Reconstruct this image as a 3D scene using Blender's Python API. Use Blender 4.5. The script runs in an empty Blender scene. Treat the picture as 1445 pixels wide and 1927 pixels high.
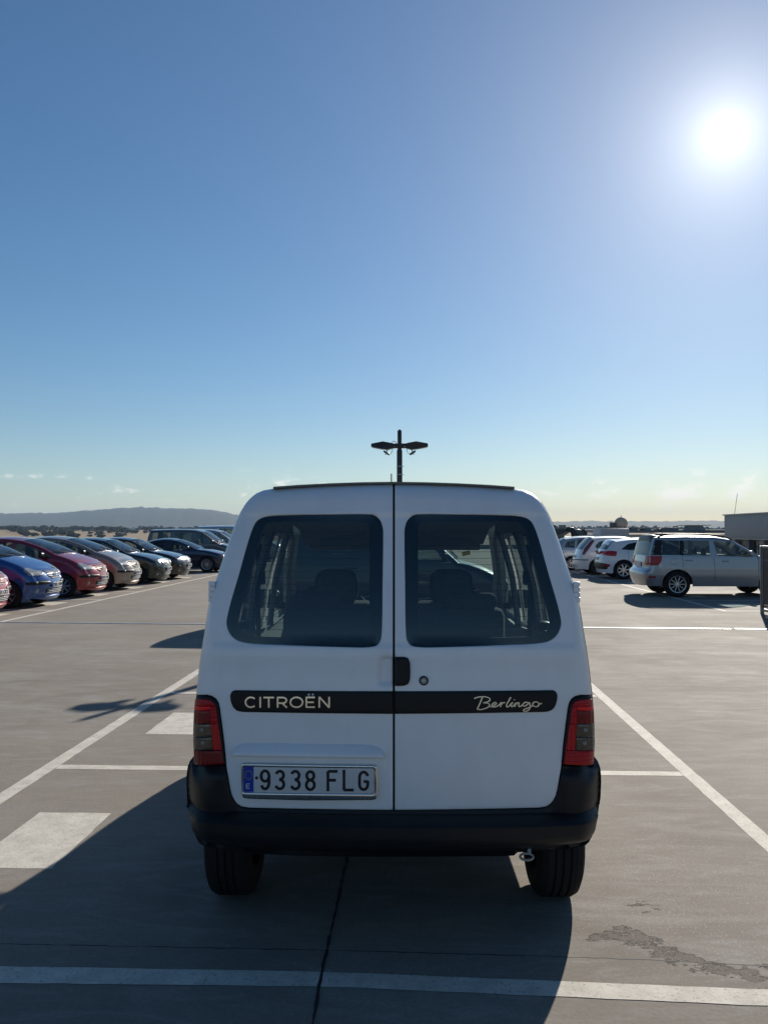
import bpy, bmesh, math, random
import numpy as np
from mathutils import Vector, Matrix
from mathutils.geometry import delaunay_2d_cdt
from mathutils.bvhtree import BVHTree
R = math.radians
random.seed(4); np.random.seed(4)
scene = bpy.context.scene
C = scene.collection

# ---------------------------------------------------------------- camera, sky, sun, exposure
F, PW, PH, H = 1560.0, 1445.0, 1927.0, 1.65
YAW, PITCH = math.atan((784 - 722.5) / F), math.atan(36.5 / F)
cd = bpy.data.cameras.new('camera'); cam = bpy.data.objects.new('camera', cd); C.objects.link(cam)
cam.location = (0, 0, H); cam.rotation_euler = (R(90) + PITCH, 0, YAW)
cd.sensor_fit = 'HORIZONTAL'; cd.sensor_width = 36; cd.lens = 36 * F / PW
cd.clip_start = 0.05; cd.clip_end = 60000
scene.camera = cam
RC = np.array(cam.rotation_euler.to_matrix())
def ray(px, py):                                   # direction of a photograph point, scaled so that its y is 1
    px, py = np.broadcast_arrays(np.asarray(px, float), np.asarray(py, float))
    d = np.stack([(px - PW / 2) / F, -(py - PH / 2) / F, -np.ones_like(px)], -1) @ RC.T
    return d
def G(px, py):                                     # point on the deck
    d = ray(px, py); t = -H / d[..., 2]
    return d[..., 0] * t, d[..., 1] * t
sd = ray(1365, 252); sun_dir = Vector(sd).normalized()
SUN_EL = math.asin(sun_dir.z); SUN_AZ = math.atan2(sun_dir.x, sun_dir.y)

world = bpy.data.worlds.new('World'); scene.world = world; world.use_nodes = True
SKY_STRENGTH = 0.055
CLOUD_SHIFT = 8.8
def build_world():
    nt = world.node_tree; N = nt.nodes; N.clear(); L = nt.links.new
    out = N.new('ShaderNodeOutputWorld'); bg = N.new('ShaderNodeBackground')
    sky = N.new('ShaderNodeTexSky'); sky.sky_type = 'NISHITA'; sky.sun_disc = False
    sky.sun_elevation = SUN_EL; sky.sun_rotation = SUN_AZ
    sky.air_density = 1.0; sky.dust_density = 0.15; sky.ozone_density = 3.0; sky.altitude = 50
    tc = N.new('ShaderNodeTexCoord')
    def M(op, a, b=None, c=None):
        n = N.new('ShaderNodeMath'); n.operation = op
        for i, v in enumerate((a, b, c)):
            if v is None: continue
            if isinstance(v, (int, float)): n.inputs[i].default_value = v
            else: L(v, n.inputs[i])
        return n.outputs[0]
    dot = N.new('ShaderNodeVectorMath'); dot.operation = 'DOT_PRODUCT'
    L(tc.outputs['Generated'], dot.inputs[0]); dot.inputs[1].default_value = sun_dir
    ang = M('ARCCOSINE', M('MINIMUM', dot.outputs['Value'], 1.0))
    def gl(A, s, p): return M('MULTIPLY', M('EXPONENT', M('MULTIPLY', M('POWER', M('DIVIDE', ang, R(s)), p), -1.0)), A)
    glow = M('ADD', gl(30.0, 0.6, 2.0), M('ADD', gl(10.5, 2.3, 1.0), M('ADD', gl(1.5, 8.0, 1.0), gl(1.1, 24.0, 1.0))))
    # small broken cumulus low over the horizon
    sep = N.new('ShaderNodeSeparateXYZ'); L(tc.outputs['Generated'], sep.inputs[0])
    az = M('ARCTAN2', sep.outputs[0], sep.outputs[1]); el = M('ARCSINE', sep.outputs[2])
    cmb = N.new('ShaderNodeCombineXYZ'); L(M('ADD', az, CLOUD_SHIFT), cmb.inputs[0]); L(M('MULTIPLY', el, 2.1), cmb.inputs[1])
    n1 = N.new('ShaderNodeTexNoise'); n1.inputs['Scale'].default_value = 26; n1.inputs['Detail'].default_value = 9; n1.inputs['Roughness'].default_value = 0.6
    n2 = N.new('ShaderNodeTexNoise'); n2.inputs['Scale'].default_value = 5.0; n2.inputs['Detail'].default_value = 2
    L(cmb.outputs[0], n1.inputs['Vector']); L(cmb.outputs[0], n2.inputs['Vector'])
    band = N.new('ShaderNodeMapRange'); band.interpolation_type = 'SMOOTHSTEP'; L(el, band.inputs[0]); band.inputs[1].default_value = R(0.8); band.inputs[2].default_value = R(2.4)
    band2 = N.new('ShaderNodeMapRange'); band2.interpolation_type = 'SMOOTHSTEP'; L(el, band2.inputs[0]); band2.inputs[1].default_value = R(3.0); band2.inputs[2].default_value = R(4.6); band2.inputs[3].default_value = 1; band2.inputs[4].default_value = 0
    dens = M('ADD', M('MULTIPLY', n1.outputs[0], 0.75), M('MULTIPLY', n2.outputs[0], 0.55))
    cm = N.new('ShaderNodeMapRange'); cm.interpolation_type = 'SMOOTHSTEP'; L(dens, cm.inputs[0]); cm.inputs[1].default_value = 0.685; cm.inputs[2].default_value = 0.80
    mask = M('MULTIPLY', M('MULTIPLY', cm.outputs[0], band.outputs[0]), M('MULTIPLY', band2.outputs[0], 0.75))
    add = N.new('ShaderNodeMix'); add.data_type = 'RGBA'; add.blend_type = 'ADD'; add.inputs[0].default_value = 1
    gc = N.new('ShaderNodeCombineColor'); L(glow, gc.inputs[0]); L(M('MULTIPLY', glow, 0.97), gc.inputs[1]); L(M('MULTIPLY', glow, 0.90), gc.inputs[2])
    hs = N.new('ShaderNodeHueSaturation'); hs.inputs['Saturation'].default_value = 1.22; L(sky.outputs[0], hs.inputs['Color']); L(hs.outputs[0], add.inputs[6]); L(gc.outputs[0], add.inputs[7])
    mix = N.new('ShaderNodeMix'); mix.data_type = 'RGBA'; L(mask, mix.inputs[0]); L(add.outputs[2], mix.inputs[6]); mix.inputs[7].default_value = (15.0, 14.4, 13.2, 1)
    L(mix.outputs[2], bg.inputs[0]); bg.inputs[1].default_value = SKY_STRENGTH; L(bg.outputs[0], out.inputs[0])
build_world()
sl = bpy.data.lights.new('sun', 'SUN'); sl.energy = 4.6; sl.angle = R(0.53); sl.color = (1.0, 0.93, 0.82)
so = bpy.data.objects.new('sun', sl); C.objects.link(so); so.rotation_euler = sun_dir.to_track_quat('Z', 'Y').to_euler()
vs = scene.view_settings; vs.view_transform = 'Standard'; vs.look = 'None'; vs.gamma = 1; vs.use_curve_mapping = False; vs.exposure = 0.57
scene.cycles.max_bounces = 10; scene.cycles.transparent_max_bounces = 24; scene.cycles.use_denoising = True
scene.cycles.volume_bounces = 0

# ---------------------------------------------------------------- materials
MATS = {}
def mat(name, col, rough=0.5, metal=0.0, coat=0.0, spec=0.5, noise=0.0, nscale=30, bump=0.0, bscale=60, coatr=0.04):
    if name in MATS: return MATS[name]
    m = bpy.data.materials.new(name); m.use_nodes = True; MATS[name] = m
    nt = m.node_tree; b = nt.nodes['Principled BSDF']; L = nt.links.new
    b.inputs['Base Color'].default_value = (*col, 1); b.inputs['Roughness'].default_value = rough
    b.inputs['Metallic'].default_value = metal; b.inputs['Coat Weight'].default_value = coat
    b.inputs['Coat Roughness'].default_value = coatr; b.inputs['Specular IOR Level'].default_value = spec
    if noise or bump:
        tc = nt.nodes.new('ShaderNodeTexCoord')
    if noise:
        n = nt.nodes.new('ShaderNodeTexNoise'); n.inputs['Scale'].default_value = nscale; n.inputs['Detail'].default_value = 6; L(tc.outputs['Object'], n.inputs['Vector'])
        mr = nt.nodes.new('ShaderNodeMapRange'); L(n.outputs[0], mr.inputs[0]); mr.inputs[1].default_value = 0.3; mr.inputs[2].default_value = 0.7; mr.inputs[3].default_value = 1 - noise; mr.inputs[4].default_value = 1 + noise
        mx = nt.nodes.new('ShaderNodeMix'); mx.data_type = 'RGBA'; mx.blend_type = 'MULTIPLY'; mx.inputs[0].default_value = 1; mx.inputs[6].default_value = (*col, 1); L(mr.outputs[0], mx.inputs[7]); L(mx.outputs[2], b.inputs['Base Color'])
        mr2 = nt.nodes.new('ShaderNodeMapRange'); L(n.outputs[0], mr2.inputs[0]); mr2.inputs[3].default_value = max(0.03, rough - 0.12 * noise * 4); mr2.inputs[4].default_value = min(1, rough + 0.12 * noise * 4); L(mr2.outputs[0], b.inputs['Roughness'])
    if bump:
        n = nt.nodes.new('ShaderNodeTexNoise'); n.inputs['Scale'].default_value = bscale; n.inputs['Detail'].default_value = 4; L(tc.outputs['Object'], n.inputs['Vector'])
        bp = nt.nodes.new('ShaderNodeBump'); bp.inputs['Strength'].default_value = bump; bp.inputs['Distance'].default_value = 0.004; L(n.outputs[0], bp.inputs['Height']); L(bp.outputs[0], b.inputs['Normal'])
    return m
def glass(name, tint, f0=.075, rough=0.0):
    if name in MATS: return MATS[name]
    m = bpy.data.materials.new(name); m.use_nodes = True; MATS[name] = m
    nt = m.node_tree; nt.nodes.clear(); L = nt.links.new
    o = nt.nodes.new('ShaderNodeOutputMaterial'); mx = nt.nodes.new('ShaderNodeMixShader'); t = nt.nodes.new('ShaderNodeBsdfTransparent'); g = nt.nodes.new('ShaderNodeBsdfGlossy'); f = nt.nodes.new('ShaderNodeLayerWeight')
    p = nt.nodes.new('ShaderNodeMath'); p.operation = 'POWER'; p.inputs[1].default_value = 5; q = nt.nodes.new('ShaderNodeMath'); q.operation = 'MULTIPLY_ADD'; q.inputs[1].default_value = 1 - f0; q.inputs[2].default_value = f0
    f.inputs[0].default_value = .5; L(f.outputs['Facing'], p.inputs[0]); L(p.outputs[0], q.inputs[0])
    t.inputs[0].default_value = (*tint, 1); g.inputs['Roughness'].default_value = rough
    L(q.outputs[0], mx.inputs[0]); L(t.outputs[0], mx.inputs[1]); L(g.outputs[0], mx.inputs[2]); L(mx.outputs[0], o.inputs[0]); return m
def paint(name, col, metal=0.0, rough=0.35):
    return mat(name, col, rough, metal, 1.0, 0.5, noise=0.03, nscale=7)
M_WHITE = mat('van_white_paint', (0.79, 0.81, 0.84), 0.38, 0, 0.6, 0.5, noise=0.02, nscale=5, coatr=0.07)
def dust(m):
    nt = m.node_tree; b = nt.nodes['Principled BSDF']; L = nt.links.new; tc = nt.nodes.new('ShaderNodeTexCoord'); mp = nt.nodes.new('ShaderNodeMapping'); mp.inputs['Scale'].default_value = (5, 5, 1.6); L(tc.outputs['Object'], mp.inputs[0])
    n = nt.nodes.new('ShaderNodeTexNoise'); n.inputs['Scale'].default_value = 2.2; n.inputs['Detail'].default_value = 9; n.inputs['Roughness'].default_value = .68; L(mp.outputs[0], n.inputs[0])
    r = nt.nodes.new('ShaderNodeMapRange'); L(n.outputs[0], r.inputs[0]); r.inputs[1].default_value = .45; r.inputs[2].default_value = .80; r.inputs[4].default_value = .15
    old = b.inputs['Base Color'].links[0].from_socket; x = nt.nodes.new('ShaderNodeMix'); x.data_type = 'RGBA'; L(r.outputs[0], x.inputs[0]); L(old, x.inputs[6]); x.inputs[7].default_value = (.50, .47, .43, 1); L(x.outputs[2], b.inputs['Base Color'])
dust(M_WHITE)
M_BLACKPL = mat('black_plastic', (0.012, 0.013, 0.015), 0.42, 0, 0, 0.28, noise=0.12, nscale=9, bump=0.12, bscale=500)
M_TRIM = mat('satin_black_trim', (0.010, 0.011, 0.013), 0.35, 0, 0, 0.2)
M_RUBBER = mat('tyre_rubber', (0.016, 0.016, 0.017), 0.8, 0, 0, 0.18, noise=0.2, nscale=30, bump=0.3, bscale=120)
M_DARK = mat('dark_underbody', (0.012, 0.012, 0.012), 0.85)
M_CHROME = mat('chrome', (0.74, 0.72, 0.68), 0.12, 1.0)
M_ALLOY = mat('alloy_rim', (0.55, 0.56, 0.58), 0.3, 0.85)
M_STEEL = mat('steel_wheel', (0.03, 0.03, 0.032), 0.5, 0.5)
M_GLASS = glass('van_glass', (0.58, 0.67, 0.65), .04)
M_GLASS_REAR = glass('van_rear_glass', (0.44, 0.53, 0.53))
M_CGLASS = glass('car_glass', (0.50, 0.56, 0.54), .07)
M_CGLASSD = glass('dark_car_glass', (0.10, 0.12, 0.125), .06)
M_SEAT = mat('seat_fabric', (0.075, 0.082, 0.085), 0.9, noise=0.15, nscale=60, bump=0.2, bscale=200)
M_INNER = mat('interior_trim', (0.20, 0.205, 0.20), 0.7, noise=0.08, nscale=12)
M_LINER = mat('headliner', (0.17, 0.17, 0.165), 0.9)
M_PLATE = mat('plate_white', (0.55, 0.57, 0.59), 0.4, noise=0.03, nscale=40)
M_PLATEBLUE = mat('plate_blue', (0.004, 0.04, 0.36), 0.4)
M_INK = mat('plate_ink', (0.008, 0.008, 0.01), 0.45)
M_YELLOW = mat('sticker_yellow', (0.75, 0.55, 0.03), 0.6)
M_HEAD = mat('headlight_glass', (0.26, 0.285, 0.30), 0.3, 0.3, 0.3, coatr=.15)
M_AMBER = mat('amber_lens', (0.5, 0.14, 0.05), 0.15, 0, 1.0)
M_SEAL = mat('joint_black', (0.01, 0.01, 0.01), 0.8)
def lens(name, col, axis='X', scale=60, strength=0.5, metal=0.0, rough=0.16):
    m = mat(name, col, rough, metal, 0.25, 0.25); nt = m.node_tree; b = nt.nodes['Principled BSDF']; L = nt.links.new
    tc = nt.nodes.new('ShaderNodeTexCoord'); w = nt.nodes.new('ShaderNodeTexWave'); w.bands_direction = axis; w.inputs['Scale'].default_value = scale; w.inputs['Distortion'].default_value = 0.3
    L(tc.outputs['Object'], w.inputs['Vector']); bp = nt.nodes.new('ShaderNodeBump'); bp.inputs['Strength'].default_value = strength; bp.inputs['Distance'].default_value = 0.006; L(w.outputs[0], bp.inputs['Height']); L(bp.outputs[0], b.inputs['Normal'])
    return m
M_RED = lens('red_lens', (0.42, 0.004, 0.010), 'Z', 20, 0.4)
M_REDV = lens('red_ribbed_lens', (0.50, 0.005, 0.012), 'X', 20, 0.7)
M_REDB = lens('bright_red_lens', (0.85, 0.010, 0.012), 'Z', 20, 0.2)
M_REDD = lens('deep_red_lens', (0.17, 0.003, 0.008), 'X', 16, 0.3)
M_CLEAR = lens('clear_lens', (0.09, 0.095, 0.095), 'X', 15, 1.0, 0.85, 0.12)
M_REDCAR = mat('car_red_lens', (0.36, 0.008, 0.014), 0.25, 0, 0.2, .25)
M_BRIGHT = mat('bright_trim', (.30, .31, .32), .4, .6)

# ---------------------------------------------------------------- mesh tools
def set_props(o, label=None, cat=None, group=None, kind=None):
    if label: o['label'] = label
    if cat: o['category'] = cat
    if group: o['group'] = group
    if kind: o['kind'] = kind
    return o
def empty(name, loc=(0, 0, 0), rz=0, **k):
    o = bpy.data.objects.new(name, None); C.objects.link(o); o.location = loc; o.rotation_euler = (0, 0, rz); o.empty_display_size = 0.3
    return set_props(o, **k)
def link(name, me, m, parent=None, sharp=35, smooth=True):
    o = bpy.data.objects.new(name, me); C.objects.link(o)
    if m is not None and not me.materials:
        for q in (m if isinstance(m, (list, tuple)) else [m]): me.materials.append(q)
    if parent is not None: o.parent = parent
    if smooth:
        me.polygons.foreach_set('use_smooth', [True] * len(me.polygons)); me.set_sharp_from_angle(angle=R(sharp))
    return o
def mesh(name, verts, faces, m, parent=None, sharp=35, smooth=True, mi=None):
    me = bpy.data.meshes.new(name); me.from_pydata([tuple(map(float, v)) for v in verts], [], [tuple(int(i) for i in f) for f in faces]); me.update()
    o = link(name, me, m, parent, sharp, smooth)
    if mi is not None: me.polygons.foreach_set('material_index', mi)
    return o
def bmo(name, bm, m, parent=None, sharp=35, smooth=True):
    me = bpy.data.meshes.new(name); bm.to_mesh(me); bm.free(); me.update(); return link(name, me, m, parent, sharp, smooth)
def box_bm(bm, c, s, bev=0.0, rot=None, seg=2):
    g = bmesh.ops.create_cube(bm, size=1.0); vs = g['verts']
    bmesh.ops.scale(bm, vec=s, verts=vs)
    if bev > 0:
        es = list({e for v in vs for e in v.link_edges})
        r = bmesh.ops.bevel(bm, geom=es, offset=bev, segments=seg, affect='EDGES', profile=0.5); vs = list({v for f in r['faces'] for v in f.verts} | {v for v in vs if v.is_valid})
    mt = Matrix.Translation(Vector(c)) @ (rot.to_4x4() if rot is not None else Matrix.Identity(4))
    bmesh.ops.transform(bm, matrix=mt, verts=vs); return vs
def box(name, c, s, m, parent=None, bev=0.0, rot=None, seg=2):
    bm = bmesh.new(); box_bm(bm, (0, 0, 0), s, bev, rot, seg); o = bmo(name, bm, m, parent); o.location = Vector([float(q) for q in c]); return o
def tube_bm(bm, pts, r, n=8, cap=True):
    pts = [Vector(p) for p in pts]; rings = []
    for i, p in enumerate(pts):
        t = (pts[min(i + 1, len(pts) - 1)] - pts[max(i - 1, 0)]).normalized()
        a = t.orthogonal().normalized() if i == 0 else (a - t * a.dot(t)).normalized()
        b = t.cross(a); rr = r[i] if isinstance(r, (list, tuple)) else r
        rings.append([bm.verts.new(p + (a * math.cos(2 * math.pi * k / n) + b * math.sin(2 * math.pi * k / n)) * rr) for k in range(n)])
    for A, B in zip(rings, rings[1:]):
        for k in range(n): bm.faces.new((A[k], A[(k + 1) % n], B[(k + 1) % n], B[k]))
    if cap: bm.faces.new(rings[0][::-1]); bm.faces.new(rings[-1])
def tube(name, pts, r, m, parent=None, n=8):
    bm = bmesh.new(); tube_bm(bm, pts, r, n); return bmo(name, bm, m, parent)
def lathe_bm(bm, prof, n=32, axis='X', c=(0, 0, 0)):
    rings = []
    for k in range(n):
        a = 2 * math.pi * k / n; ca, sa = math.cos(a), math.sin(a)
        row = []
        for (r, h) in prof:
            p = (h, r * ca, r * sa) if axis == 'X' else ((r * ca, r * sa, h) if axis == 'Z' else (r * ca, h, r * sa))
            row.append(bm.verts.new(Vector(p) + Vector(c)))
        rings.append(row)
    for k in range(n):
        A, B = rings[k], rings[(k + 1) % n]
        for i in range(len(prof) - 1): bm.faces.new((A[i], A[i + 1], B[i + 1], B[i]))
    bmesh.ops.remove_doubles(bm, verts=[v for r in rings for v in r], dist=1e-6)
def catmull(P, n=8, closed=False):
    P = np.asarray(P, float)
    if closed: Q = np.vstack([P[-1], P, P[0], P[1]])
    else: Q = np.vstack([2 * P[0] - P[1], P, 2 * P[-1] - P[-2]])
    out = []
    for i in range(1, len(Q) - 2):
        p0, p1, p2, p3 = Q[i - 1], Q[i], Q[i + 1], Q[i + 2]
        d1, d2, d3 = [max(1e-9, np.linalg.norm(b - a)) ** 0.5 for a, b in ((p0, p1), (p1, p2), (p2, p3))]
        m1 = (p2 - p1) - 0 * p1; 
        t1 = ((p1 - p0) / d1 - (p2 - p0) / (d1 + d2) + (p2 - p1) / d2) * d2
        t2 = ((p2 - p1) / d2 - (p3 - p1) / (d2 + d3) + (p3 - p2) / d3) * d2
        for k in range(n):
            t = k / n
            out.append((2 * t**3 - 3 * t**2 + 1) * p1 + (t**3 - 2 * t**2 + t) * t1 + (-2 * t**3 + 3 * t**2) * p2 + (t**3 - t**2) * t2)
    if not closed: out.append(P[-1])
    return np.array(out)
def resample(P, sp, closed=True):
    P = np.asarray(P, float); Q = np.vstack([P, P[:1]]) if closed else P; out = []
    for a, b in zip(Q[:-1], Q[1:]):
        n = max(1, int(math.ceil(np.linalg.norm(b - a) / sp)))
        out += [a + (b - a) * k / n for k in range(n)]
    if not closed: out.append(Q[-1])
    return np.array(out)
def rounded(P, r, n=6):                             # polygon with its corners rounded by r (one value or one per corner)
    P = np.asarray(P, float); k = len(P); out = []
    for i in range(k):
        p, a, b = P[i], P[i - 1], P[(i + 1) % k]; ri = r[i] if isinstance(r, (list, tuple)) else r
        u, v = a - p, b - p; lu, lv = np.linalg.norm(u), np.linalg.norm(v); u, v = u / lu, v / lv
        d = min(ri, lu * 0.48, lv * 0.48)
        if d < 1e-6: out.append(p); continue
        A, B = p + u * d, p + v * d
        for j in range(n + 1):
            t = j / n; out.append((1 - t)**2 * A + 2 * t * (1 - t) * p + t * t * B)
    return np.array(out)
def inside(P, poly):
    x, y = P[:, 0], P[:, 1]; res = np.zeros(len(P), bool); q = np.roll(poly, -1, 0)
    for (x1, y1), (x2, y2) in zip(poly, q):
        if y1 == y2: continue
        c = (y1 > y) != (y2 > y); res ^= c & (x < (x2 - x1) * (y - y1) / (y2 - y1) + x1)
    return res
def segdist(P, A, B):                               # distance from points to a set of segments, index of the nearest, parameter
    best = np.full(len(P), 1e9); idx = np.zeros(len(P), int); tt = np.zeros(len(P))
    for i, (a, b) in enumerate(zip(A, B)):
        ab = b - a; t = np.clip(((P - a) @ ab) / max(ab @ ab, 1e-12), 0, 1); d = np.linalg.norm(P - (a + t[:, None] * ab), axis=1)
        k = d < best; best[k] = d[k]; idx[k] = i; tt[k] = t[k]
    return best, idx, tt
def polydist(P, poly, closed=True):
    A = poly if closed else poly[:-1]; B = np.roll(poly, -1, 0) if closed else poly[1:]
    return segdist(P, A, B)[0]
def fill(outer, holes, sp, rings=(), keep=None):
    loops = [resample(outer, sp * 0.8)] + [resample(h, sp * 0.8) for h in holes]
    pts = [p for l in loops for p in l]; edges = []; o = 0
    for l in loops:
        edges += [(o + i, o + (i + 1) % len(l)) for i in range(len(l))]; o += len(l)
    lo, hi = loops[0].min(0), loops[0].max(0)
    gx, gy = np.meshgrid(np.arange(lo[0], hi[0], sp), np.arange(lo[1], hi[1], sp * 0.87)); gx = gx + (np.arange(gx.shape[0]) % 2)[:, None] * sp / 2
    g = np.stack([gx.ravel(), gy.ravel()], 1)
    def ok(g, marg):
        k = inside(g, loops[0])
        for h in loops[1:]: k &= ~inside(g, h)
        g = g[k]
        if len(g) == 0: return g
        d = np.min([polydist(g, l) for l in loops], axis=0); return g[d > marg]
    g = ok(g, max(sp * 0.5, (max(rings) + sp * 0.3) if len(rings) else 0))
    extra = [g]
    for off in rings:
        for l in loops:
            t = np.roll(l, -1, 0) - np.roll(l, 1, 0); n = np.stack([-t[:, 1], t[:, 0]], 1); n /= np.maximum(np.linalg.norm(n, axis=1), 1e-9)[:, None]
            for s in (1, -1): extra.append(ok(l + n * off * s, off * 0.93))
    P = np.vstack([np.array(pts)] + [e for e in extra if len(e)])
    r = delaunay_2d_cdt([Vector(p) for p in P], edges, [], 0, 1e-7)
    V = np.array([tuple(v) for v in r[0]]); T = np.array([f for f in r[2] if len(f) == 3])
    c = V[T].mean(1); k = inside(c, loops[0])
    for h in loops[1:]: k &= ~inside(c, h)
    return V, T[k]
def bloops(T):                                      # directed boundary edges of a triangle set
    s = set()
    for a, b, c in T:
        for e in ((a, b), (b, c), (c, a)): s.add((int(e[0]), int(e[1])))
    return [e for e in s if (e[1], e[0]) not in s]
def panel(name, outer, holes, mapf, m, parent, sp=0.02, r=0.005, rim=0.015, flip=False, sharp=40, rollscale=1.0):
    """a curved sheet: 2-D outline with holes, mapped to space by mapf(P, inset); its edges roll over by r and go back by rim"""
    rings = (r * 0.12, r * 0.4, r) if r > 0 else ()
    V, T = fill(np.asarray(outer, float), [np.asarray(h, float) for h in holes], sp, rings)
    if r > 0:
        d = np.min([polydist(V, np.asarray(l, float)) for l in [outer] + list(holes)], axis=0); q = np.clip(r - d, 0, r)
        ins = (r - np.sqrt(np.maximum(r * r - q * q, 0))) * rollscale
    else: ins = np.zeros(len(V))
    P = list(mapf(V, ins)); faces = [tuple(t) for t in T]
    if rim > 0:
        be = bloops(T); ids = sorted({i for e in be for i in e}); mp = {i: len(P) + k for k, i in enumerate(ids)}
        P += list(mapf(V[ids], ins[ids] + rim))
        faces += [(a, mp[a], mp[b], b) for a, b in be]
    if flip: faces = [f[::-1] for f in faces]
    return mesh(name, P, faces, m, parent, sharp)
def ribbon(name, strokes, w, h, mapf, m, parent, top=0.72, calli=0.0):
    """raised lettering from pen strokes (lists of 2-D points) of width w and height h"""
    V, Fc = [], []
    for st in strokes:
        st = np.asarray(st, float); ww = w
        if len(st) < 2: continue
        t = np.gradient(st, axis=0); t /= np.maximum(np.linalg.norm(t, axis=1), 1e-9)[:, None]; n = np.stack([-t[:, 1], t[:, 0]], 1)
        if calli: ww = (w * (1 - calli * .35 + calli * np.abs(t @ np.array([.45, -.89]))))[:, None]
        o = len(V)
        for k, (off, hh) in enumerate(((-0.5, 0), (-0.5 * top, h), (0.5 * top, h), (0.5, 0))):
            P = mapf(st + n * off * ww, np.full(len(st), -hh)); V += list(P)
        L = len(st)
        for k in range(3):
            for i in range(L - 1): Fc.append((o + k * L + i, o + k * L + i + 1, o + (k + 1) * L + i + 1, o + (k + 1) * L + i))
        Fc += [(o, o + L, o + 2 * L, o + 3 * L), (o + 4 * L - 1, o + 3 * L - 1, o + 2 * L - 1, o + L - 1)]
    return mesh(name, V, Fc, m, parent, 25)
def arc(cx, cy, rx, ry, a0, a1, n=18):
    a = np.radians(np.linspace(a0, a1, n)); return [(cx + rx * math.cos(t), cy + ry * math.sin(t)) for t in a]
GLYPH = {  # pen strokes in a unit box, y up
 '9': [arc(.5, .70, .42, .28, 0, 360, 28), [(.92, .70), (.92, .50)] + arc(.5, .36, .42, .34, 0, -155, 18)],
 '3': [arc(.47, .755, .42, .225, 160, -90, 18) + arc(.47, .265, .45, .245, 90, -162, 18)],
 '8': [arc(.5, .755, .40, .22, 0, 360, 28), arc(.5, .265, .45, .25, 0, 360, 28)],
 'F': [[(.1, 0), (.1, .97)], [(.1, .96), (.95, .96)], [(.1, .53), (.8, .53)]],
 'L': [[(.1, 1), (.1, .04)], [(.1, .05), (.98, .05)]],
 'G': [arc(.5, .68, .44, .29, 15, 180, 16) + arc(.5, .32, .44, .29, 180, 360, 18) + [(.94, .5)], [(.94, .46), (.5, .46)]],
 'E': [[(.1, 0), (.1, 1)], [(.1, .95), (.9, .95)], [(.1, .5), (.8, .5)], [(.1, .05), (.9, .05)]],
 'C': [arc(.52, .5, .46, .46, 45, 315, 26)], 'I': [[(.5, 0), (.5, 1)]], 'T': [[(0, .94), (1, .94)], [(.5, .94), (.5, 0)]],
 'R': [[(.08, 0), (.08, 1)], [(.08, .94), (.55, .94)] + arc(.55, .68, .36, .26, 90, -90, 12) + [(.08, .42)], [(.5, .42), (.96, 0)]],
 'O': [arc(.5, .5, .46, .46, 0, 360, 32)], 'N': [[(.08, 0), (.08, 1)], [(.08, 1), (.92, 0)], [(.92, 0), (.92, 1)]],
}
def font_text(name, s, size, m, parent, loc, rot, ext=0.002, bold=0.0):
    cu = bpy.data.curves.new(name, 'FONT'); cu.body = s; cu.size = size; cu.extrude = ext; cu.offset = bold; cu.align_x = 'CENTER'; cu.align_y = 'CENTER'
    t = bpy.data.objects.new(name + '_tmp', cu); C.objects.link(t)
    me = bpy.data.meshes.new_from_object(t.evaluated_get(bpy.context.evaluated_depsgraph_get())); bpy.data.objects.remove(t); bpy.data.curves.remove(cu)
    o = link(name, me, m, parent, smooth=False); o.location = loc; o.rotation_euler = rot; return o
def smooth01(x): x = np.clip(x, 0, 1); return x * x * (3 - 2 * x)

exec_order = []
# ---------------------------------------------------------------- vehicles
VCOL = np.array([-1, -.985, -.95, -.9, -.78, -.6, -.4, -.2, 0, .2, .4, .6, .78, .9, .95, .985, 1])
CROWN = dict(front=.13, hood=.035, windshield=.055, roof=.05, rearglass=.07, tail=.07)
def make_wheel(parent, x, y, r, w, side, rim_style='alloy', spokes=7, rimr=0.66, double=False, rim_mat=None):
    bm = bmesh.new(); o = side
    prof = [(r * .58, -w / 2 + .012), (r * .70, -w / 2 - .004), (r * .86, -w / 2 - .006), (r * .955, -w / 2 + .008), (r * .99, -w / 2 + .028)]
    n = 4; tw = w - .056
    for k in range(n):                              # tread ribs between grooves
        a = -tw / 2 + tw * k / n; b = -tw / 2 + tw * (k + 1) / n
        prof += [(r, a + .005), (r, b - .005)]
        if k < n - 1: prof += [(r - .009, b - .003), (r - .009, b + .003)]
    prof += [(r * .99, w / 2 - .028), (r * .955, w / 2 - .008), (r * .86, w / 2 + .006), (r * .70, w / 2 + .004), (r * .58, w / 2 - .012)]
    lathe_bm(bm, prof, 40, 'X'); t = bmo('wheel', bm, M_RUBBER, parent, 30); t.location = (x, y, r)
    bm = bmesh.new(); rr = r * rimr; e = o * w / 2
    lathe_bm(bm, [(rr * .99, e - o * .02), (rr, e - o * .001), (rr * .93, e - o * .004), (rr * .9, e - o * .05), (rr * .88, -e)], 36, 'X')
    lathe_bm(bm, [(0.001, e - o * .018), (r * .12, e - o * .018), (r * .13, e - o * .035)], 18, 'X')
    for k in range(spokes):
        a = 2 * math.pi * k / spokes + .3
        for da in ((-.09, .09) if double else (0,)):
            rot = Matrix.Rotation(a + da, 3, 'X'); wd = r * (.075 if double else .13 if spokes < 9 else .06)
            box_bm(bm, rot @ Vector((e - o * .026, 0, rr * .52)), (.018, wd, rr * .86), .004, rot, 1)
    bmo('rim', bm, rim_mat or (M_ALLOY if rim_style == 'alloy' else M_STEEL), t, 30)
    bm = bmesh.new(); lathe_bm(bm, [(0.001, e - o * .075), (rr * .6, e - o * .075), (rr * .9, e - o * .09)], 20, 'X'); bmo('brake_disc', bm, M_DARK, t)
    return t
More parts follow.
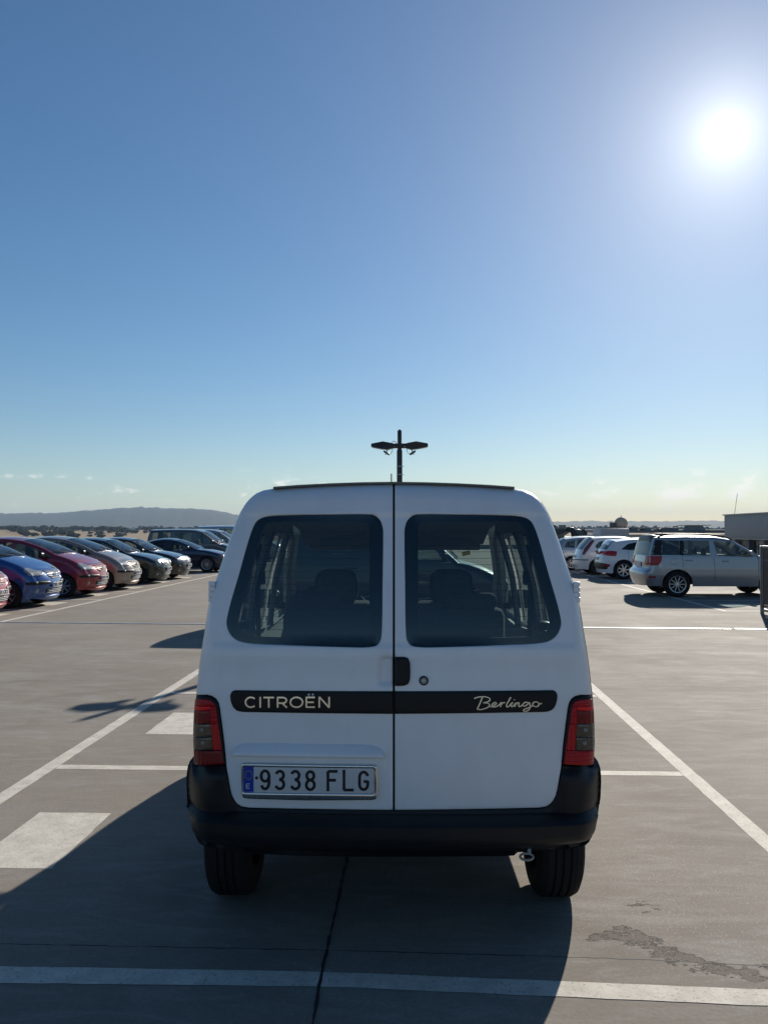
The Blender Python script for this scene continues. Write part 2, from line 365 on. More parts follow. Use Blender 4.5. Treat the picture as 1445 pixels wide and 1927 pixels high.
def edge_nodes(segs, step=.045):
    pts, names = [], []
    for nm, P in segs:
        c = catmull(np.array([p if len(p) == 3 else (*p, .06) for p in P]), 10)
        L = np.r_[0, np.cumsum(np.linalg.norm(np.diff(c[:, :2], axis=0), axis=1))]; n = max(2, int(round(L[-1] / step)))
        s = np.linspace(0, L[-1], n + 1); q = np.stack([np.interp(s, L, c[:, k]) for k in range(3)], 1)
        if pts: q = q[1:]
        pts += list(q); names += [nm] * len(q) if names else [nm] * len(q)
    return np.array(pts), names
class Car: pass
def car(name, label, cat, group, spec, loc, rz, paintm):
    c = Car(); root = empty(name, loc, rz, label=label, cat=cat, group=group); c.root = root
    Wd, Ht, Ln = spec['W'] / 2, spec['H'], spec['L']; k = spec.get('k', .8); th = spec.get('tumble', .8); belt = spec.get('belt', .92)
    E, nm = edge_nodes(spec['edge']); c.E = E
    def W(y, z):
        if 'Wfun' in spec: return spec['Wfun'](y, z)
        s = np.interp(z, [0, .2, .32, .55, .72, belt, Ht], [.93, .945, .965, 1, 1, .975, th])
        return Wd * s * (1 - .035 * np.abs(y / (Ln / 2)) ** 4)
    def einset(P):
        d, i, t = segdist(P, E[:-1, :2], E[1:, :2]); r = E[i, 2] * (1 - t) + E[i + 1, 2] * t
        q = np.clip(r - d, 0, r); return k * (r - np.sqrt(np.maximum(r * r - q * q, 0)))
    def side(s, extra=0.0):
        def f(P, ins): 
            P = np.asarray(P); x = W(P[:, 0], P[:, 1]) - einset(P) - ins - extra; return np.stack([s * x, P[:, 0], P[:, 1]], 1)
        return f
    c.side = side
    def arch(yc, R_, zb):
        a0 = math.asin(min(1, max(-1, (zb - spec['wr']) / R_))); a = np.linspace(math.pi - a0, a0, 26); return [(yc - math.cos(math.pi - t) * R_ if False else yc + math.cos(t) * R_, spec['wr'] + math.sin(t) * R_) for t in a]
    zb = spec['sill']; yr, yf = spec['wy']; RA = spec['arch']
    zr = spec.get('rear_sill', zb); ar = [p for p in arch(yr, RA, min(zb, zr)) if p[0] > yr or p[1] > zr + .01]
    bottom = [(E[-1, 0], E[-1, 1])] + [(yr - RA - .02 if zr <= zb else ar[0][0] - .01, zr)] + ar + arch(yf, RA, zb) + [(yf + RA + .02, zb)]
    outer = np.vstack([E[:, :2], np.array(bottom[1:])])
    wins = spec.get('windows', []); holes = [rounded(w['p'], w.get('r', .03), 4) for w in wins]
    # body: two sides and the band that runs from the front bumper over the roof to the rear bumper
    V, Fc = [], []
    sp = spec.get('sp', .06)
    for s in (-1, 1):
        v, t = fill(outer, holes, sp, (.012, .04)); P = side(s)(v, 0); o = len(V)
        V += list(P); Fc += [tuple(o + i for i in (f if s < 0 else f[::-1])) for f in t]
        for e in bloops(t):                          # returns of every edge, so that the sheet has thickness
            pass
    T = np.gradient(E[:, :2], axis=0); T /= np.maximum(np.linalg.norm(T, axis=1), 1e-9)[:, None]; Nn = np.stack([T[:, 1], -T[:, 0]], 1)
    cr = np.array([{**CROWN, **spec.get('crown', {})}[n] for n in nm]); ker = np.ones(5) / 5; cr = np.convolve(np.pad(cr, 2, 'edge'), ker, 'valid')
    Xe = W(E[:, 0], E[:, 1]) - k * E[:, 2]
    def band(i, v): 
        g = cr[i] * (1 - abs(v) ** 2.6); return (Xe[i] * v, E[i, 0] + Nn[i, 0] * g, E[i, 1] + Nn[i, 1] * g)
    nv = len(VCOL); grids = {}
    BV = [[band(i, v) for v in VCOL] for i in range(len(E))]
    skip = spec.get('skip', ())
    glassm = spec.get('glass', M_CGLASS); glz = {}
    hood_f, body_f = [], []
    for i in range(len(E) - 1):
        sname = nm[i + 1]
        if sname in skip: continue
        for j in range(nv - 1):
            isg = sname in ('windshield', 'rearglass') and 2 <= j <= nv - 4
            q = [(i, j), (i, j + 1), (i + 1, j + 1), (i + 1, j)]
            if isg: glz.setdefault(sname, []).append(q)
            elif sname == 'hood' and 'hood' not in spec.get('merge', ()): hood_f.append(q)
            else: body_f.append(q)
    def grid_faces(Q):
        ids = {}; vv = []; ff = []
        for q in Q:
            f = []
            for key in q:
                if key not in ids: ids[key] = len(vv); vv.append(BV[key[0]][key[1]])
                f.append(ids[key])
            ff.append(tuple(f))
        return vv, ff
    vv, ff = grid_faces(body_f); o = len(V); V += vv; Fc += [tuple(o + i for i in f) for f in ff]
    bm = bmesh.new(); bv = [bm.verts.new(tuple(map(float, p))) for p in V]
    for f in Fc:
        try: bm.faces.new([bv[i] for i in f])
        except ValueError: pass
    bmesh.ops.remove_doubles(bm, verts=bm.verts, dist=.002)
    bmesh.ops.recalc_face_normals(bm, faces=bm.faces)
    c.body = bmo('body', bm, paintm, root, 38)
    allV, allF = list(V), list(Fc)
    if hood_f:
        hv, hf = grid_faces(hood_f); hv2 = [(x, y, z + .003) for x, y, z in hv]; mesh('hood', hv2, hf, paintm, root, 38); o = len(allV); allV += hv; allF += [tuple(o + i for i in f) for f in hf]
    for sname, Q in glz.items():
        gv, gf = grid_faces(Q); mesh('windshield' if sname == 'windshield' else 'rear_window', gv, gf, glassm if sname == 'windshield' else spec.get('rglass', glassm), root, 60); o = len(allV); allV += gv; allF += [tuple(o + i for i in f) for f in gf]
    for w, h in zip(wins, holes):
        v, t = fill(h, [], .12)
        for s in (-1, 1):
            P = side(s, .008)(v, 0); mesh('side_window', P, [tuple(f if s < 0 else f[::-1]) for f in t], w.get('glass', glassm), root, 60)
            o = len(allV); allV += list(P); allF += [tuple(o + i for i in f) for f in t]
    c.bvh = BVHTree.FromPolygons([tuple(map(float, p)) for p in allV], allF)
    # floor, wheel arches, seats
    bm = bmesh.new(); y0, y1 = E[-1, 0] + .06, E[0, 0] - .06; wf = Wd * .86
    box_bm(bm, (0, (y0 + y1) / 2, (zb + .40) / 2 + .03), (wf * 1.5, y1 - y0 - .1, .40 - zb), .03)
    box_bm(bm, (0, (spec['cowl_y'] + y1) / 2, .52), (wf * 1.4, y1 - spec['cowl_y'] - .12, .34), .03)
    for yc in (yr, yf):
        for s in (-1, 1):
            a0 = math.asin((max(zb, .40) - spec['wr']) / (RA + .02)); aa = np.linspace(a0, math.pi - a0, 18); rows = []
            for xx in (Wd - .045, Wd - .27): rows.append([bm.verts.new((s * xx, yc + (RA + .02) * math.cos(t), spec['wr'] + (RA + .02) * math.sin(t))) for t in aa])
            for q in range(17): bm.faces.new((rows[0][q], rows[0][q + 1], rows[1][q + 1], rows[1][q]))
            bm.faces.new(rows[1])
    bmo('underbody', bm, M_DARK, root)
    box('dashboard', (0, spec['cowl_y'] - .12, spec['cowl_z'] - .16), (Wd * 1.62, .38, .26), M_DARK, root, .05)
    if spec.get('seats', True):
        for yy, n in ((spec['seat_y'][0], 2), (spec['seat_y'][1], 3)):
            for q in range(n):
                x = (q - (n - 1) / 2) * (.70 if n == 2 else .44); bm = bmesh.new(); w = .48 if n == 2 else .43; hb = belt + (.02 if n == 2 else -.04)
                box_bm(bm, (x, yy, hb - .26), (w, .15, .56), .05); box_bm(bm, (x, yy + .26, .47), (w, .5, .16), .05)
                bmo('seat', bm, M_SEAT, root)
                if spec.get('headrests', True) and not (n == 3 and q == 1): box('headrest', (x, yy - .03, hb + .115), (.25, .09, .18), M_SEAT, root, .045)
    sx = spec.get('steer_x', -.36)
    wt = spec.get('wheel', {})
    for yy in (yr, yf):
        for s in (-1, 1): make_wheel(root, s * (Wd - wt.get('inset', .015) - wt.get('w', .19) / 2), yy, spec['wr'], wt.get('w', .19), s, **{q: wt[q] for q in wt if q not in ('w', 'inset')})
    c.paint = paintm; c.spec = spec; c.Wd = Wd
    return c
AX = {'F': ((0, 1, 0), lambda a, b: (a, 0, b)), 'B': ((0, -1, 0), lambda a, b: (a, 0, b)), 'L': ((-1, 0, 0), lambda a, b: (0, a, b)), 'R': ((1, 0, 0), lambda a, b: (0, a, b)), 'T': ((0, 0, 1), lambda a, b: (a, b, 0))}
def cast(c, axis, P):
    n, f = AX[axis]; n = Vector(n); out = []; last = None; miss = []
    for k, (a, b) in enumerate(P):
        o = Vector(f(a, b)) + n * 5; h = c.bvh.ray_cast(o, -n)
        if h[0] is None: out.append(None); miss.append(k)
        else: out.append(h[0])
    good = [k for k, p in enumerate(out) if p is not None]
    for k in miss:
        if good:
            j = min(good, key=lambda q: (P[q][0] - P[k][0])**2 + (P[q][1] - P[k][1])**2); b = Vector(f(*P[k])); out[k] = b + n * (Vector(out[j]).dot(n) - b.dot(n))
        else: out[k] = Vector(f(*P[k]))
    return np.array([tuple(p) for p in out])
def patch(c, name, poly, axis, m, off=.008, sp=.04, r=.008, rim=.03, parent=None, bulge=0.0, rr=0.0):
    poly = np.array(poly, float)
    if rr: poly = rounded(poly, rr, 4)
    n = np.array(AX[axis][0], float); ctr = poly.mean(0); ext = np.abs(poly - ctr).max()
    def f(P, ins):
        X = cast(c, axis, [tuple(p) for p in P]); b = bulge * np.clip(1 - (np.linalg.norm(np.asarray(P) - ctr, axis=1) / ext) ** 2, 0, 1)
        return X + n * (off + b - np.asarray(ins))[:, None]
    return panel(name, poly, [], f, m, parent or c.root, sp, r, rim)
def both(c, name, poly, axis, m, **k):
    a = patch(c, name, poly, axis, m, **k)
    if axis in 'FBT': return a, patch(c, name, [(-x, z) for x, z in poly], axis, m, **k)
    return a, patch(c, name, poly, {'L': 'R', 'R': 'L'}[axis], m, **k)
def strip(c, name, pts, axis, w, m, off=.004, parent=None, rim=.01):
    pts = catmull(pts, 6); t = np.gradient(pts, axis=0); t /= np.linalg.norm(t, axis=1)[:, None]; n = np.stack([-t[:, 1], t[:, 0]], 1) * w / 2
    return patch(c, name, np.vstack([pts + n, (pts - n)[::-1]]), axis, m, off=off, sp=.06, r=0, rim=rim, parent=parent)
def plate(c, axis, x, z, s, w=.50, h=.11, off=.015, chars=True):
    hit = cast(c, axis, [(x, z)])[0]; sg = 1 if axis == 'F' else -1
    p = box('number_plate', (hit[0], hit[1] + sg * off, z), (w, .012, h), M_PLATE, c.root, .003)
    box('plate_band', (-sg * (-w / 2 + .022) if False else sg * (w / 2 - .022), sg * .0075, 0), (.04, .003, h * .95), M_PLATEBLUE, p)
    if chars: font_text('plate_characters', s, h * .92, M_INK, p, (-sg * .015, sg * .0085, 0), (R(90), 0, R(180) if axis == 'F' else 0), .001, .0035)['kind'] = 'stuff'
    return p
def handles(c, pts, m=None):
    for (y, z) in pts:
        for s in (-1, 1):
            h = cast(c, 'L' if s < 0 else 'R', [(y, z)])[0]; box('door_handle', (h[0] + s * .012, y, z), (.035, .17, .032), m or c.paint, c.root, .012)
def mirrors(c, y, z, m=None):
    for s in (-1, 1):
        h = cast(c, 'L' if s < 0 else 'R', [(y, z)])[0]; bm = bmesh.new()
        box_bm(bm, (h[0] + s * .12, y, z + .04), (.20, .10, .14), .045, seg=3); box_bm(bm, (h[0] + s * .02, y, z - .01), (.07, .06, .05), .015); bmo('mirror', bm, m or c.paint, c.root)
def wipers(c, yb, zb, ln=.5, axis='T'):
    for x in (-.42, .12):
        a = cast(c, 'T', [(x, yb), (x + ln * .5, yb + .03 - .07), (x + ln, yb - .14)]); tube('wiper', [(p[0], p[1] + .01, p[2] + .022) for p in a], .011, M_TRIM, c.root, 6)
def hatch(L, W, Ht, hood, ws, roof, rg, tail, nose, **k):
    d = dict(L=L, W=W, H=Ht, edge=[('front', nose), ('hood', hood), ('windshield', ws), ('roof', roof), ('rearglass', rg), ('tail', tail)], cowl_y=ws[0][0], cowl_z=ws[0][1])
    d.update(k); return d
# --- the car kinds; +y is forward, z up, metres
def spec_rounded_hatch():                           # tall rounded five-door hatchback
    return hatch(3.85, 1.67, 1.50, nose=[(1.74, .20, .22), (1.80, .34, .26), (1.82, .50, .26), (1.78, .64, .24), (1.70, .76, .18)],
        hood=[(1.70, .76, .18), (1.48, .90, .12), (1.22, 1.00, .09), (1.02, 1.06, .07)],
        ws=[(1.02, 1.06, .07), (.62, 1.25, .055), (.12, 1.41, .06)], roof=[(.12, 1.41, .07), (-.35, 1.465, .09), (-.9, 1.44, .09), (-1.42, 1.33, .08)],
        rg=[(-1.42, 1.33, .08), (-1.66, 1.17, .08), (-1.77, .98, .09)], tail=[(-1.77, .98, .09), (-1.84, .78, .14), (-1.88, .55, .18), (-1.84, .25, .14)],
        sill=.19, wy=(-1.23, 1.23), arch=.335, wr=.293, belt=.92, tumble=.76, seat_y=(.0, -.95), steer_x=.36,
        windows=[dict(p=[(.98, 1.00), (.60, 1.185), (.12, 1.335), (-.02, 1.355), (-.06, .965)], r=.03), dict(p=[(-.14, .965), (-.10, 1.365), (-.55, 1.385), (-.95, 1.35), (-1.02, .99)], r=.04), dict(p=[(-1.10, 1.03), (-1.04, 1.325), (-1.36, 1.23), (-1.50, 1.08)], r=.05)],
        wheel=dict(rim_style='alloy', spokes=7))
def dress_rounded(c, reg, chevron=True):
    P = c.paint
    both(c, 'headlight', [(.36, .76), (.42, .69), (.60, .685), (.76, .70), (.775, .80), (.70, .865), (.56, .86)], 'F', M_HEAD, off=.012, r=.012, sp=.03)
    grille = patch(c, 'grille', [(-.33, .80), (.33, .80), (.27, .655), (.16, .61), (-.16, .61), (-.27, .655)], 'F', M_TRIM, off=.004, r=.004, rr=.03)
    for z, w in ((.785, .31), (.745, .295), (.705, .27), (.665, .235), (.628, .165)):
        bm = bmesh.new(); pts = cast(c, 'F', [(x, z) for x in np.linspace(-w, w, 9)]); tube_bm(bm, [(p[0], p[1] + .012, z) for p in pts], .0095, 6); bmo('grille_bar', bm, mat(P.name + '_bar', tuple(P.node_tree.nodes['Mix'].inputs[6].default_value)[:3], .55, .2) if z not in (.628,) else M_BRIGHT, grille)
    if chevron:
        for dz in (0.02, -.022):
            y = cast(c, 'F', [(0, .71)])[0][1] + .022; tube('emblem', [(-.06, y, .69 + dz), (0, y + .005, .735 + dz), (.06, y, .69 + dz)], .011, M_BRIGHT, grille, 6)
    both(c, 'bumper_strip', [(.26, .565), (.27, .50), (.62, .49), (.80, .50), (.81, .555), (.60, .575)], 'F', M_BLACKPL, off=.02, r=.02, rr=.02)
    low = patch(c, 'air_intake', [(-.40, .40), (.40, .40), (.36, .285), (-.36, .285)], 'F', M_TRIM, off=.003, r=.004, rr=.03)
    for z in (.375, .342, .308):
        bm = bmesh.new(); pts = cast(c, 'F', [(x, z) for x in np.linspace(-.36, .36, 7)]); tube_bm(bm, [(p[0], p[1] + .010, z) for p in pts], .008, 6); bmo('intake_bar', bm, M_BRIGHT, low)
    both(c, 'fog_lamp', arc(.60, .36, .045, .05, 0, 350, 14), 'F', M_HEAD, off=.006, r=.01)
    patch(c, 'front_spoiler', [(-.66, .235), (.66, .235), (.60, .19), (-.60, .19)], 'F', M_ALLOY if False else P, off=.025, r=.012)
    plate(c, 'F', 0, .475, reg, .48, .105, .03)
    common_side(c, [(.52, .86), (-.50, .88)], [(.04, .30, .97), (-1.0, .45, .98), (1.02, .55, 1.0)])
    both(c, 'tail_light', [(-1.72, 1.0), (-1.80, .98), (-1.87, .72), (-1.74, .72)], 'L', M_REDCAR, off=.006)
    both(c, 'side_strip', [(-.80, .50), (.82, .50), (.82, .56), (-.80, .56)], 'L', M_BLACKPL, off=.014, r=.012, rr=.02)
    mirrors(c, .72, 1.02, M_BLACKPL); wipers(c, 1.02, 1.06)
    tube('antenna', [(.0, -.05, 1.50), (0, -.28, 1.62)], .006, M_TRIM, c.root, 6)
def common_side(c, hnd, seams):
    for y, z0, z1 in seams:
        for a in 'LR': strip(c, 'door_seam', [(y, z0), (y + .008, (z0 + z1) / 2), (y - .01, z1)], a, .009, M_SEAL, off=.0015, rim=.002)
    handles(c, hnd)
def spec_neat_hatch():                              # sharper supermini with a longer bonnet
    return hatch(3.9, 1.65, 1.44, nose=[(1.78, .18, .20), (1.86, .30, .24), (1.89, .46, .24), (1.86, .60, .20), (1.80, .72, .14)],
        hood=[(1.80, .72, .14), (1.60, .81, .10), (1.30, .89, .07), (.92, .955, .06)],
        ws=[(.92, .955, .06), (.55, 1.15, .05), (.16, 1.34, .06)], roof=[(.16, 1.34, .06), (-.25, 1.395, .08), (-.9, 1.385, .08), (-1.45, 1.31, .07)],
        rg=[(-1.45, 1.31, .07), (-1.68, 1.1, .07), (-1.79, .93, .08)], tail=[(-1.79, .93, .08), (-1.86, .75, .12), (-1.91, .5, .16), (-1.86, .22, .12)],
        sill=.19, wy=(-1.23, 1.23), arch=.325, wr=.292, belt=.88, tumble=.78, seat_y=(-.02, -.92), steer_x=.36,
        windows=[dict(p=[(.82, .925), (.52, 1.10), (.16, 1.265), (-.02, 1.30), (-.06, .895)], r=.025), dict(p=[(-.14, .895), (-.10, 1.31), (-.62, 1.325), (-.95, 1.30), (-1.02, .92)], r=.03), dict(p=[(-1.10, .95), (-1.05, 1.285), (-1.38, 1.22), (-1.55, .99)], r=.03)],
        wheel=dict(rim_style='steel', spokes=8))
def dress_neat(c, reg, twin=True):
    P = c.paint
    if twin:
        both(c, 'headlight', arc(.60, .66, .125, .105, 0, 352, 22), 'F', M_HEAD, off=.016, r=.03, bulge=.03)
        both(c, 'inner_headlight', arc(.40, .645, .075, .068, 0, 352, 18), 'F', M_HEAD, off=.016, r=.02, bulge=.02)
    else:
        both(c, 'headlight', [(.33, .60), (.40, .575), (.62, .575), (.755, .65), (.76, .74), (.66, .745), (.50, .735), (.36, .70)], 'F', M_HEAD, off=.014, r=.025, rr=.03)
    g = patch(c, 'grille', [(-.30, .70), (.30, .70), (.28, .56), (-.28, .56)] if twin else [(-.29, .70), (.29, .70), (.17, .42), (-.17, .42)], 'F', M_TRIM, off=.004, r=.004, rr=.02)
    for q in range(4):
        z = .68 - q * .033; w = .28 if twin else .27 - q * .022; pts = cast(c, 'F', [(x, z) for x in np.linspace(-w, w, 7)]); bm = bmesh.new(); tube_bm(bm, [(p[0], p[1] + .008, z) for p in pts], .008, 6); bmo('grille_bar', bm, M_BRIGHT, g)
    patch(c, 'emblem', arc(0, .63, .058, .058, 0, 350, 18), 'F', M_BRIGHT, off=.016, r=.01, parent=g)
    low = patch(c, 'air_intake', [(-.46, .36), (.46, .36), (.42, .25), (-.42, .25)], 'F', M_TRIM, off=.003, rr=.02)
    for z in (.335, .305, .275):
        pts = cast(c, 'F', [(x, z) for x in np.linspace(-.42, .42, 7)]); bm = bmesh.new(); tube_bm(bm, [(p[0], p[1] + .008, z) for p in pts], .006, 6); bmo('intake_bar', bm, M_BRIGHT if twin else P, low)
    both(c, 'fog_lamp', arc(.62, .30, .05, .04, 0, 350, 14), 'F', M_HEAD, off=.006)
    both(c, 'indicator', [(.55, .475), (.76, .485), (.75, .44), (.55, .435)], 'F', M_TRIM, off=.01, rr=.01)
    plate(c, 'F', 0, .46, reg, .48, .105, .022)
    common_side(c, [(.48, .80), (-.50, .82)], [(.04, .28, .90), (-1.0, .45, .90), (.92, .50, .93)])
    both(c, 'tail_light', [(-1.70, .92), (-1.80, .92), (-1.88, .70), (-1.74, .70)], 'L', M_REDCAR, off=.006)
    mirrors(c, .64, .95, M_BLACKPL); wipers(c, .92, .96)
    tube('antenna', [(.0, -1.15, 1.40), (0, -1.38, 1.56)], .005, M_TRIM, c.root, 6)
def spec_coupe():
    return hatch(4.28, 1.72, 1.36, nose=[(1.96, .18, .22), (2.05, .30, .28), (2.07, .46, .30), (2.02, .60, .24), (1.92, .70, .16)],
        hood=[(1.92, .70, .16), (1.6, .80, .12), (1.25, .875, .08), (.90, .915, .06)],
        ws=[(.90, .915, .06), (.45, 1.12, .05), (.02, 1.27, .06)], roof=[(.02, 1.27, .06), (-.35, 1.325, .09), (-.8, 1.30, .09), (-1.15, 1.22, .08)],
        rg=[(-1.15, 1.22, .08), (-1.5, 1.06, .08), (-1.78, .95, .10)], tail=[(-1.78, .95, .10), (-2.03, .88, .14), (-2.09, .62, .2), (-2.02, .24, .15)],
        sill=.19, wy=(-1.30, 1.30), arch=.345, wr=.315, belt=.86, tumble=.74, seat_y=(-.15, -.95), steer_x=.36,
        windows=[dict(p=[(.76, .895), (.45, 1.055), (.02, 1.195), (-.30, 1.24), (-.42, .875)], r=.03), dict(p=[(-.50, .88), (-.40, 1.245), (-.8, 1.225), (-1.10, 1.15), (-1.28, .93)], r=.05, glass=M_CGLASSD)],
        wheel=dict(rim_style='alloy', spokes=14, w=.2))
def spec_minivan():                                 # tall panel-sided people carrier
    return hatch(4.25, 1.76, 1.76, nose=[(1.98, .20, .20), (2.07, .34, .24), (2.09, .54, .24), (2.05, .70, .2), (1.96, .82, .15)],
        hood=[(1.96, .82, .15), (1.75, .93, .12), (1.48, 1.02, .08), (1.25, 1.07, .06)],
        ws=[(1.25, 1.07, .06), (.86, 1.36, .05), (.50, 1.60, .06)], roof=[(.50, 1.60, .07), (.1, 1.69, .09), (-.8, 1.715, .09), (-1.93, 1.69, .09)],
        rg=[(-1.93, 1.69, .09), (-2.03, 1.4, .06), (-2.07, 1.1, .06)], tail=[(-2.07, 1.1, .06), (-2.10, .8, .08), (-2.12, .5, .1), (-2.06, .24, .1)],
        sill=.2, wy=(-1.35, 1.32), arch=.345, wr=.31, belt=1.05, tumble=.86, seat_y=(.05, -.9), steer_x=.36,
        windows=[dict(p=[(1.12, 1.08), (.80, 1.31), (.44, 1.555), (.14, 1.585), (.12, 1.08)], r=.04), dict(p=[(.0, 1.10), (.02, 1.60), (-.85, 1.615), (-.87, 1.10)], r=.06), dict(p=[(-.97, 1.10), (-.95, 1.615), (-1.78, 1.60), (-1.84, 1.10)], r=.06)],
        wheel=dict(rim_style='alloy', spokes=7, w=.2))
def dress_plain(c, reg, z=.62, hx=.72, hl=None, hnd=((.3, .92),), seams=(), mir=(.9, 1.1), grille=((-.3, .30), (.74, .58)), amber=False, tail=None):
    hl = hl or [(.40, z + .02), (.48, z - .06), (hx, z - .02), (hx + .04, z + .12), (hx - .1, z + .13)]
    both(c, 'headlight', hl, 'F', M_HEAD, off=.012, r=.02, rr=.02)
    if amber: both(c, 'indicator', [(hx - .02, z + .0), (hx + .05, z + .02), (hx + .05, z + .10), (hx - .04, z + .11)], 'F', M_AMBER, off=.02, r=.01)
    (x0, x1), (z1, z0) = grille; g = patch(c, 'grille', [(x0, z1), (x1, z1), (x1 - .03, z0), (x0 + .03, z0)], 'F', M_TRIM, off=.005, rr=.02)
    for q in range(3):
        zz = z1 - (q + .7) * (z1 - z0) / 3.4; pts = cast(c, 'F', [(x, zz) for x in np.linspace(x0 + .02, x1 - .02, 5)]); bm = bmesh.new(); tube_bm(bm, [(p[0], p[1] + .01, zz) for p in pts], .008, 6); bmo('grille_bar', bm, M_BRIGHT, g)
    patch(c, 'air_intake', [(-.45, .38), (.45, .38), (.42, .27), (-.42, .27)], 'F', M_TRIM, off=.004, rr=.02)
    plate(c, 'F', 0, .47, reg, .48, .105, .025); common_side(c, hnd, seams); mirrors(c, *mir)
    if tail: both(c, 'tail_light', tail, 'L', M_REDCAR, off=.008)
def spec_suv():                                     # boxy silver crossover
    return hatch(3.90, 1.78, 1.60, nose=[(1.66, .25, .2), (1.74, .38, .22), (1.77, .55, .22), (1.74, .74, .2), (1.66, .86, .15)],
        hood=[(1.66, .86, .15), (1.4, .95, .10), (1.1, .985, .08), (.80, 1.01, .05)],
        ws=[(.80, 1.01, .05), (.46, 1.22, .04), (.10, 1.43, .045)], roof=[(.10, 1.43, .05), (-.25, 1.495, .06), (-.9, 1.52, .06), (-1.80, 1.495, .06)],
        rg=[(-1.80, 1.495, .05), (-1.875, 1.26, .05), (-1.93, 1.03, .06)], tail=[(-1.93, 1.03, .06), (-1.955, .86, .08), (-1.965, .70, .09), (-2.05, .64, .14), (-2.07, .50, .18), (-1.98, .28, .18)],
        sill=.27, wy=(-1.27, 1.10), arch=.375, wr=.325, belt=.99, tumble=.86, seat_y=(-.42, -1.05), steer_x=-.36, crown=dict(rearglass=.03, tail=.05, roof=.04),
        windows=[dict(p=[(.64, 1.01), (.40, 1.18), (.08, 1.385), (-.14, 1.41), (-.36, 1.41), (-.27, 1.035)], r=.035, glass=glass('suv_front_glass', (.62, .68, .64), .06)), dict(p=[(-.46, 1.04), (-.46, 1.415), (-1.08, 1.425), (-1.10, 1.05)], r=.035), dict(p=[(-1.21, 1.055), (-1.20, 1.425), (-1.60, 1.42), (-1.66, 1.06)], r=.03, glass=M_CGLASSD)],
        wheel=dict(rim_style='alloy', spokes=10, w=.215))
def spec_lowhatch():                                # white five-door with a rising waist
    return hatch(4.0, 1.72, 1.43, nose=[(1.85, .2, .2), (1.94, .32, .26), (1.96, .48, .28), (1.92, .62, .24), (1.82, .74, .15)],
        hood=[(1.82, .74, .15), (1.55, .84, .1), (1.25, .91, .08), (.95, .96, .06)],
        ws=[(.95, .96, .06), (.55, 1.16, .05), (.12, 1.33, .06)], roof=[(.12, 1.33, .06), (-.3, 1.38, .09), (-.9, 1.37, .09), (-1.60, 1.28, .08)],
        rg=[(-1.60, 1.28, .08), (-1.72, 1.12, .10), (-1.83, 1.00, .14)], tail=[(-1.83, 1.00, .14), (-1.90, .84, .2), (-1.97, .55, .24), (-1.90, .22, .2)],
        sill=.2, wy=(-1.28, 1.29), arch=.36, wr=.325, belt=.92, tumble=.74, seat_y=(-.05, -.95), steer_x=-.36, glass=M_CGLASSD,
        windows=[dict(p=[(.85, .94), (.55, 1.10), (.12, 1.26), (-.10, 1.29), (-.16, .94)], r=.03), dict(p=[(-.24, .945), (-.20, 1.295), (-.75, 1.29), (-1.10, 1.22), (-1.36, 1.03)], r=.04)],
        wheel=dict(rim_style='alloy', spokes=7, w=.205))
def spec_threedoor():                               # white three-door with tall lamps in the rear pillars
    return hatch(3.8, 1.66, 1.46, nose=[(1.76, .2, .2), (1.84, .32, .24), (1.86, .48, .26), (1.82, .62, .22), (1.72, .73, .15)],
        hood=[(1.72, .73, .15), (1.5, .83, .1), (1.2, .91, .08), (.95, .95, .06)],
        ws=[(.95, .95, .06), (.58, 1.16, .05), (.2, 1.35, .06)], roof=[(.2, 1.35, .06), (-.2, 1.41, .08), (-.9, 1.41, .08), (-1.36, 1.385, .07)],
        rg=[(-1.36, 1.385, .07), (-1.60, 1.14, .07), (-1.76, .94, .08)], tail=[(-1.76, .94, .08), (-1.83, .75, .14), (-1.90, .5, .2), (-1.83, .22, .15)],
        sill=.2, wy=(-1.22, 1.23), arch=.33, wr=.29, belt=.88, tumble=.78, seat_y=(-.05, -.95), steer_x=-.36,
        windows=[dict(p=[(.82, .92), (.55, 1.08), (.2, 1.275), (-.10, 1.315), (-.16, .91)], r=.03), dict(p=[(-.24, .915), (-.20, 1.325), (-.75, 1.325), (-1.13, 1.26), (-1.30, 1.08), (-1.20, .97)], r=.06)],
        wheel=dict(rim_style='steel', spokes=8))
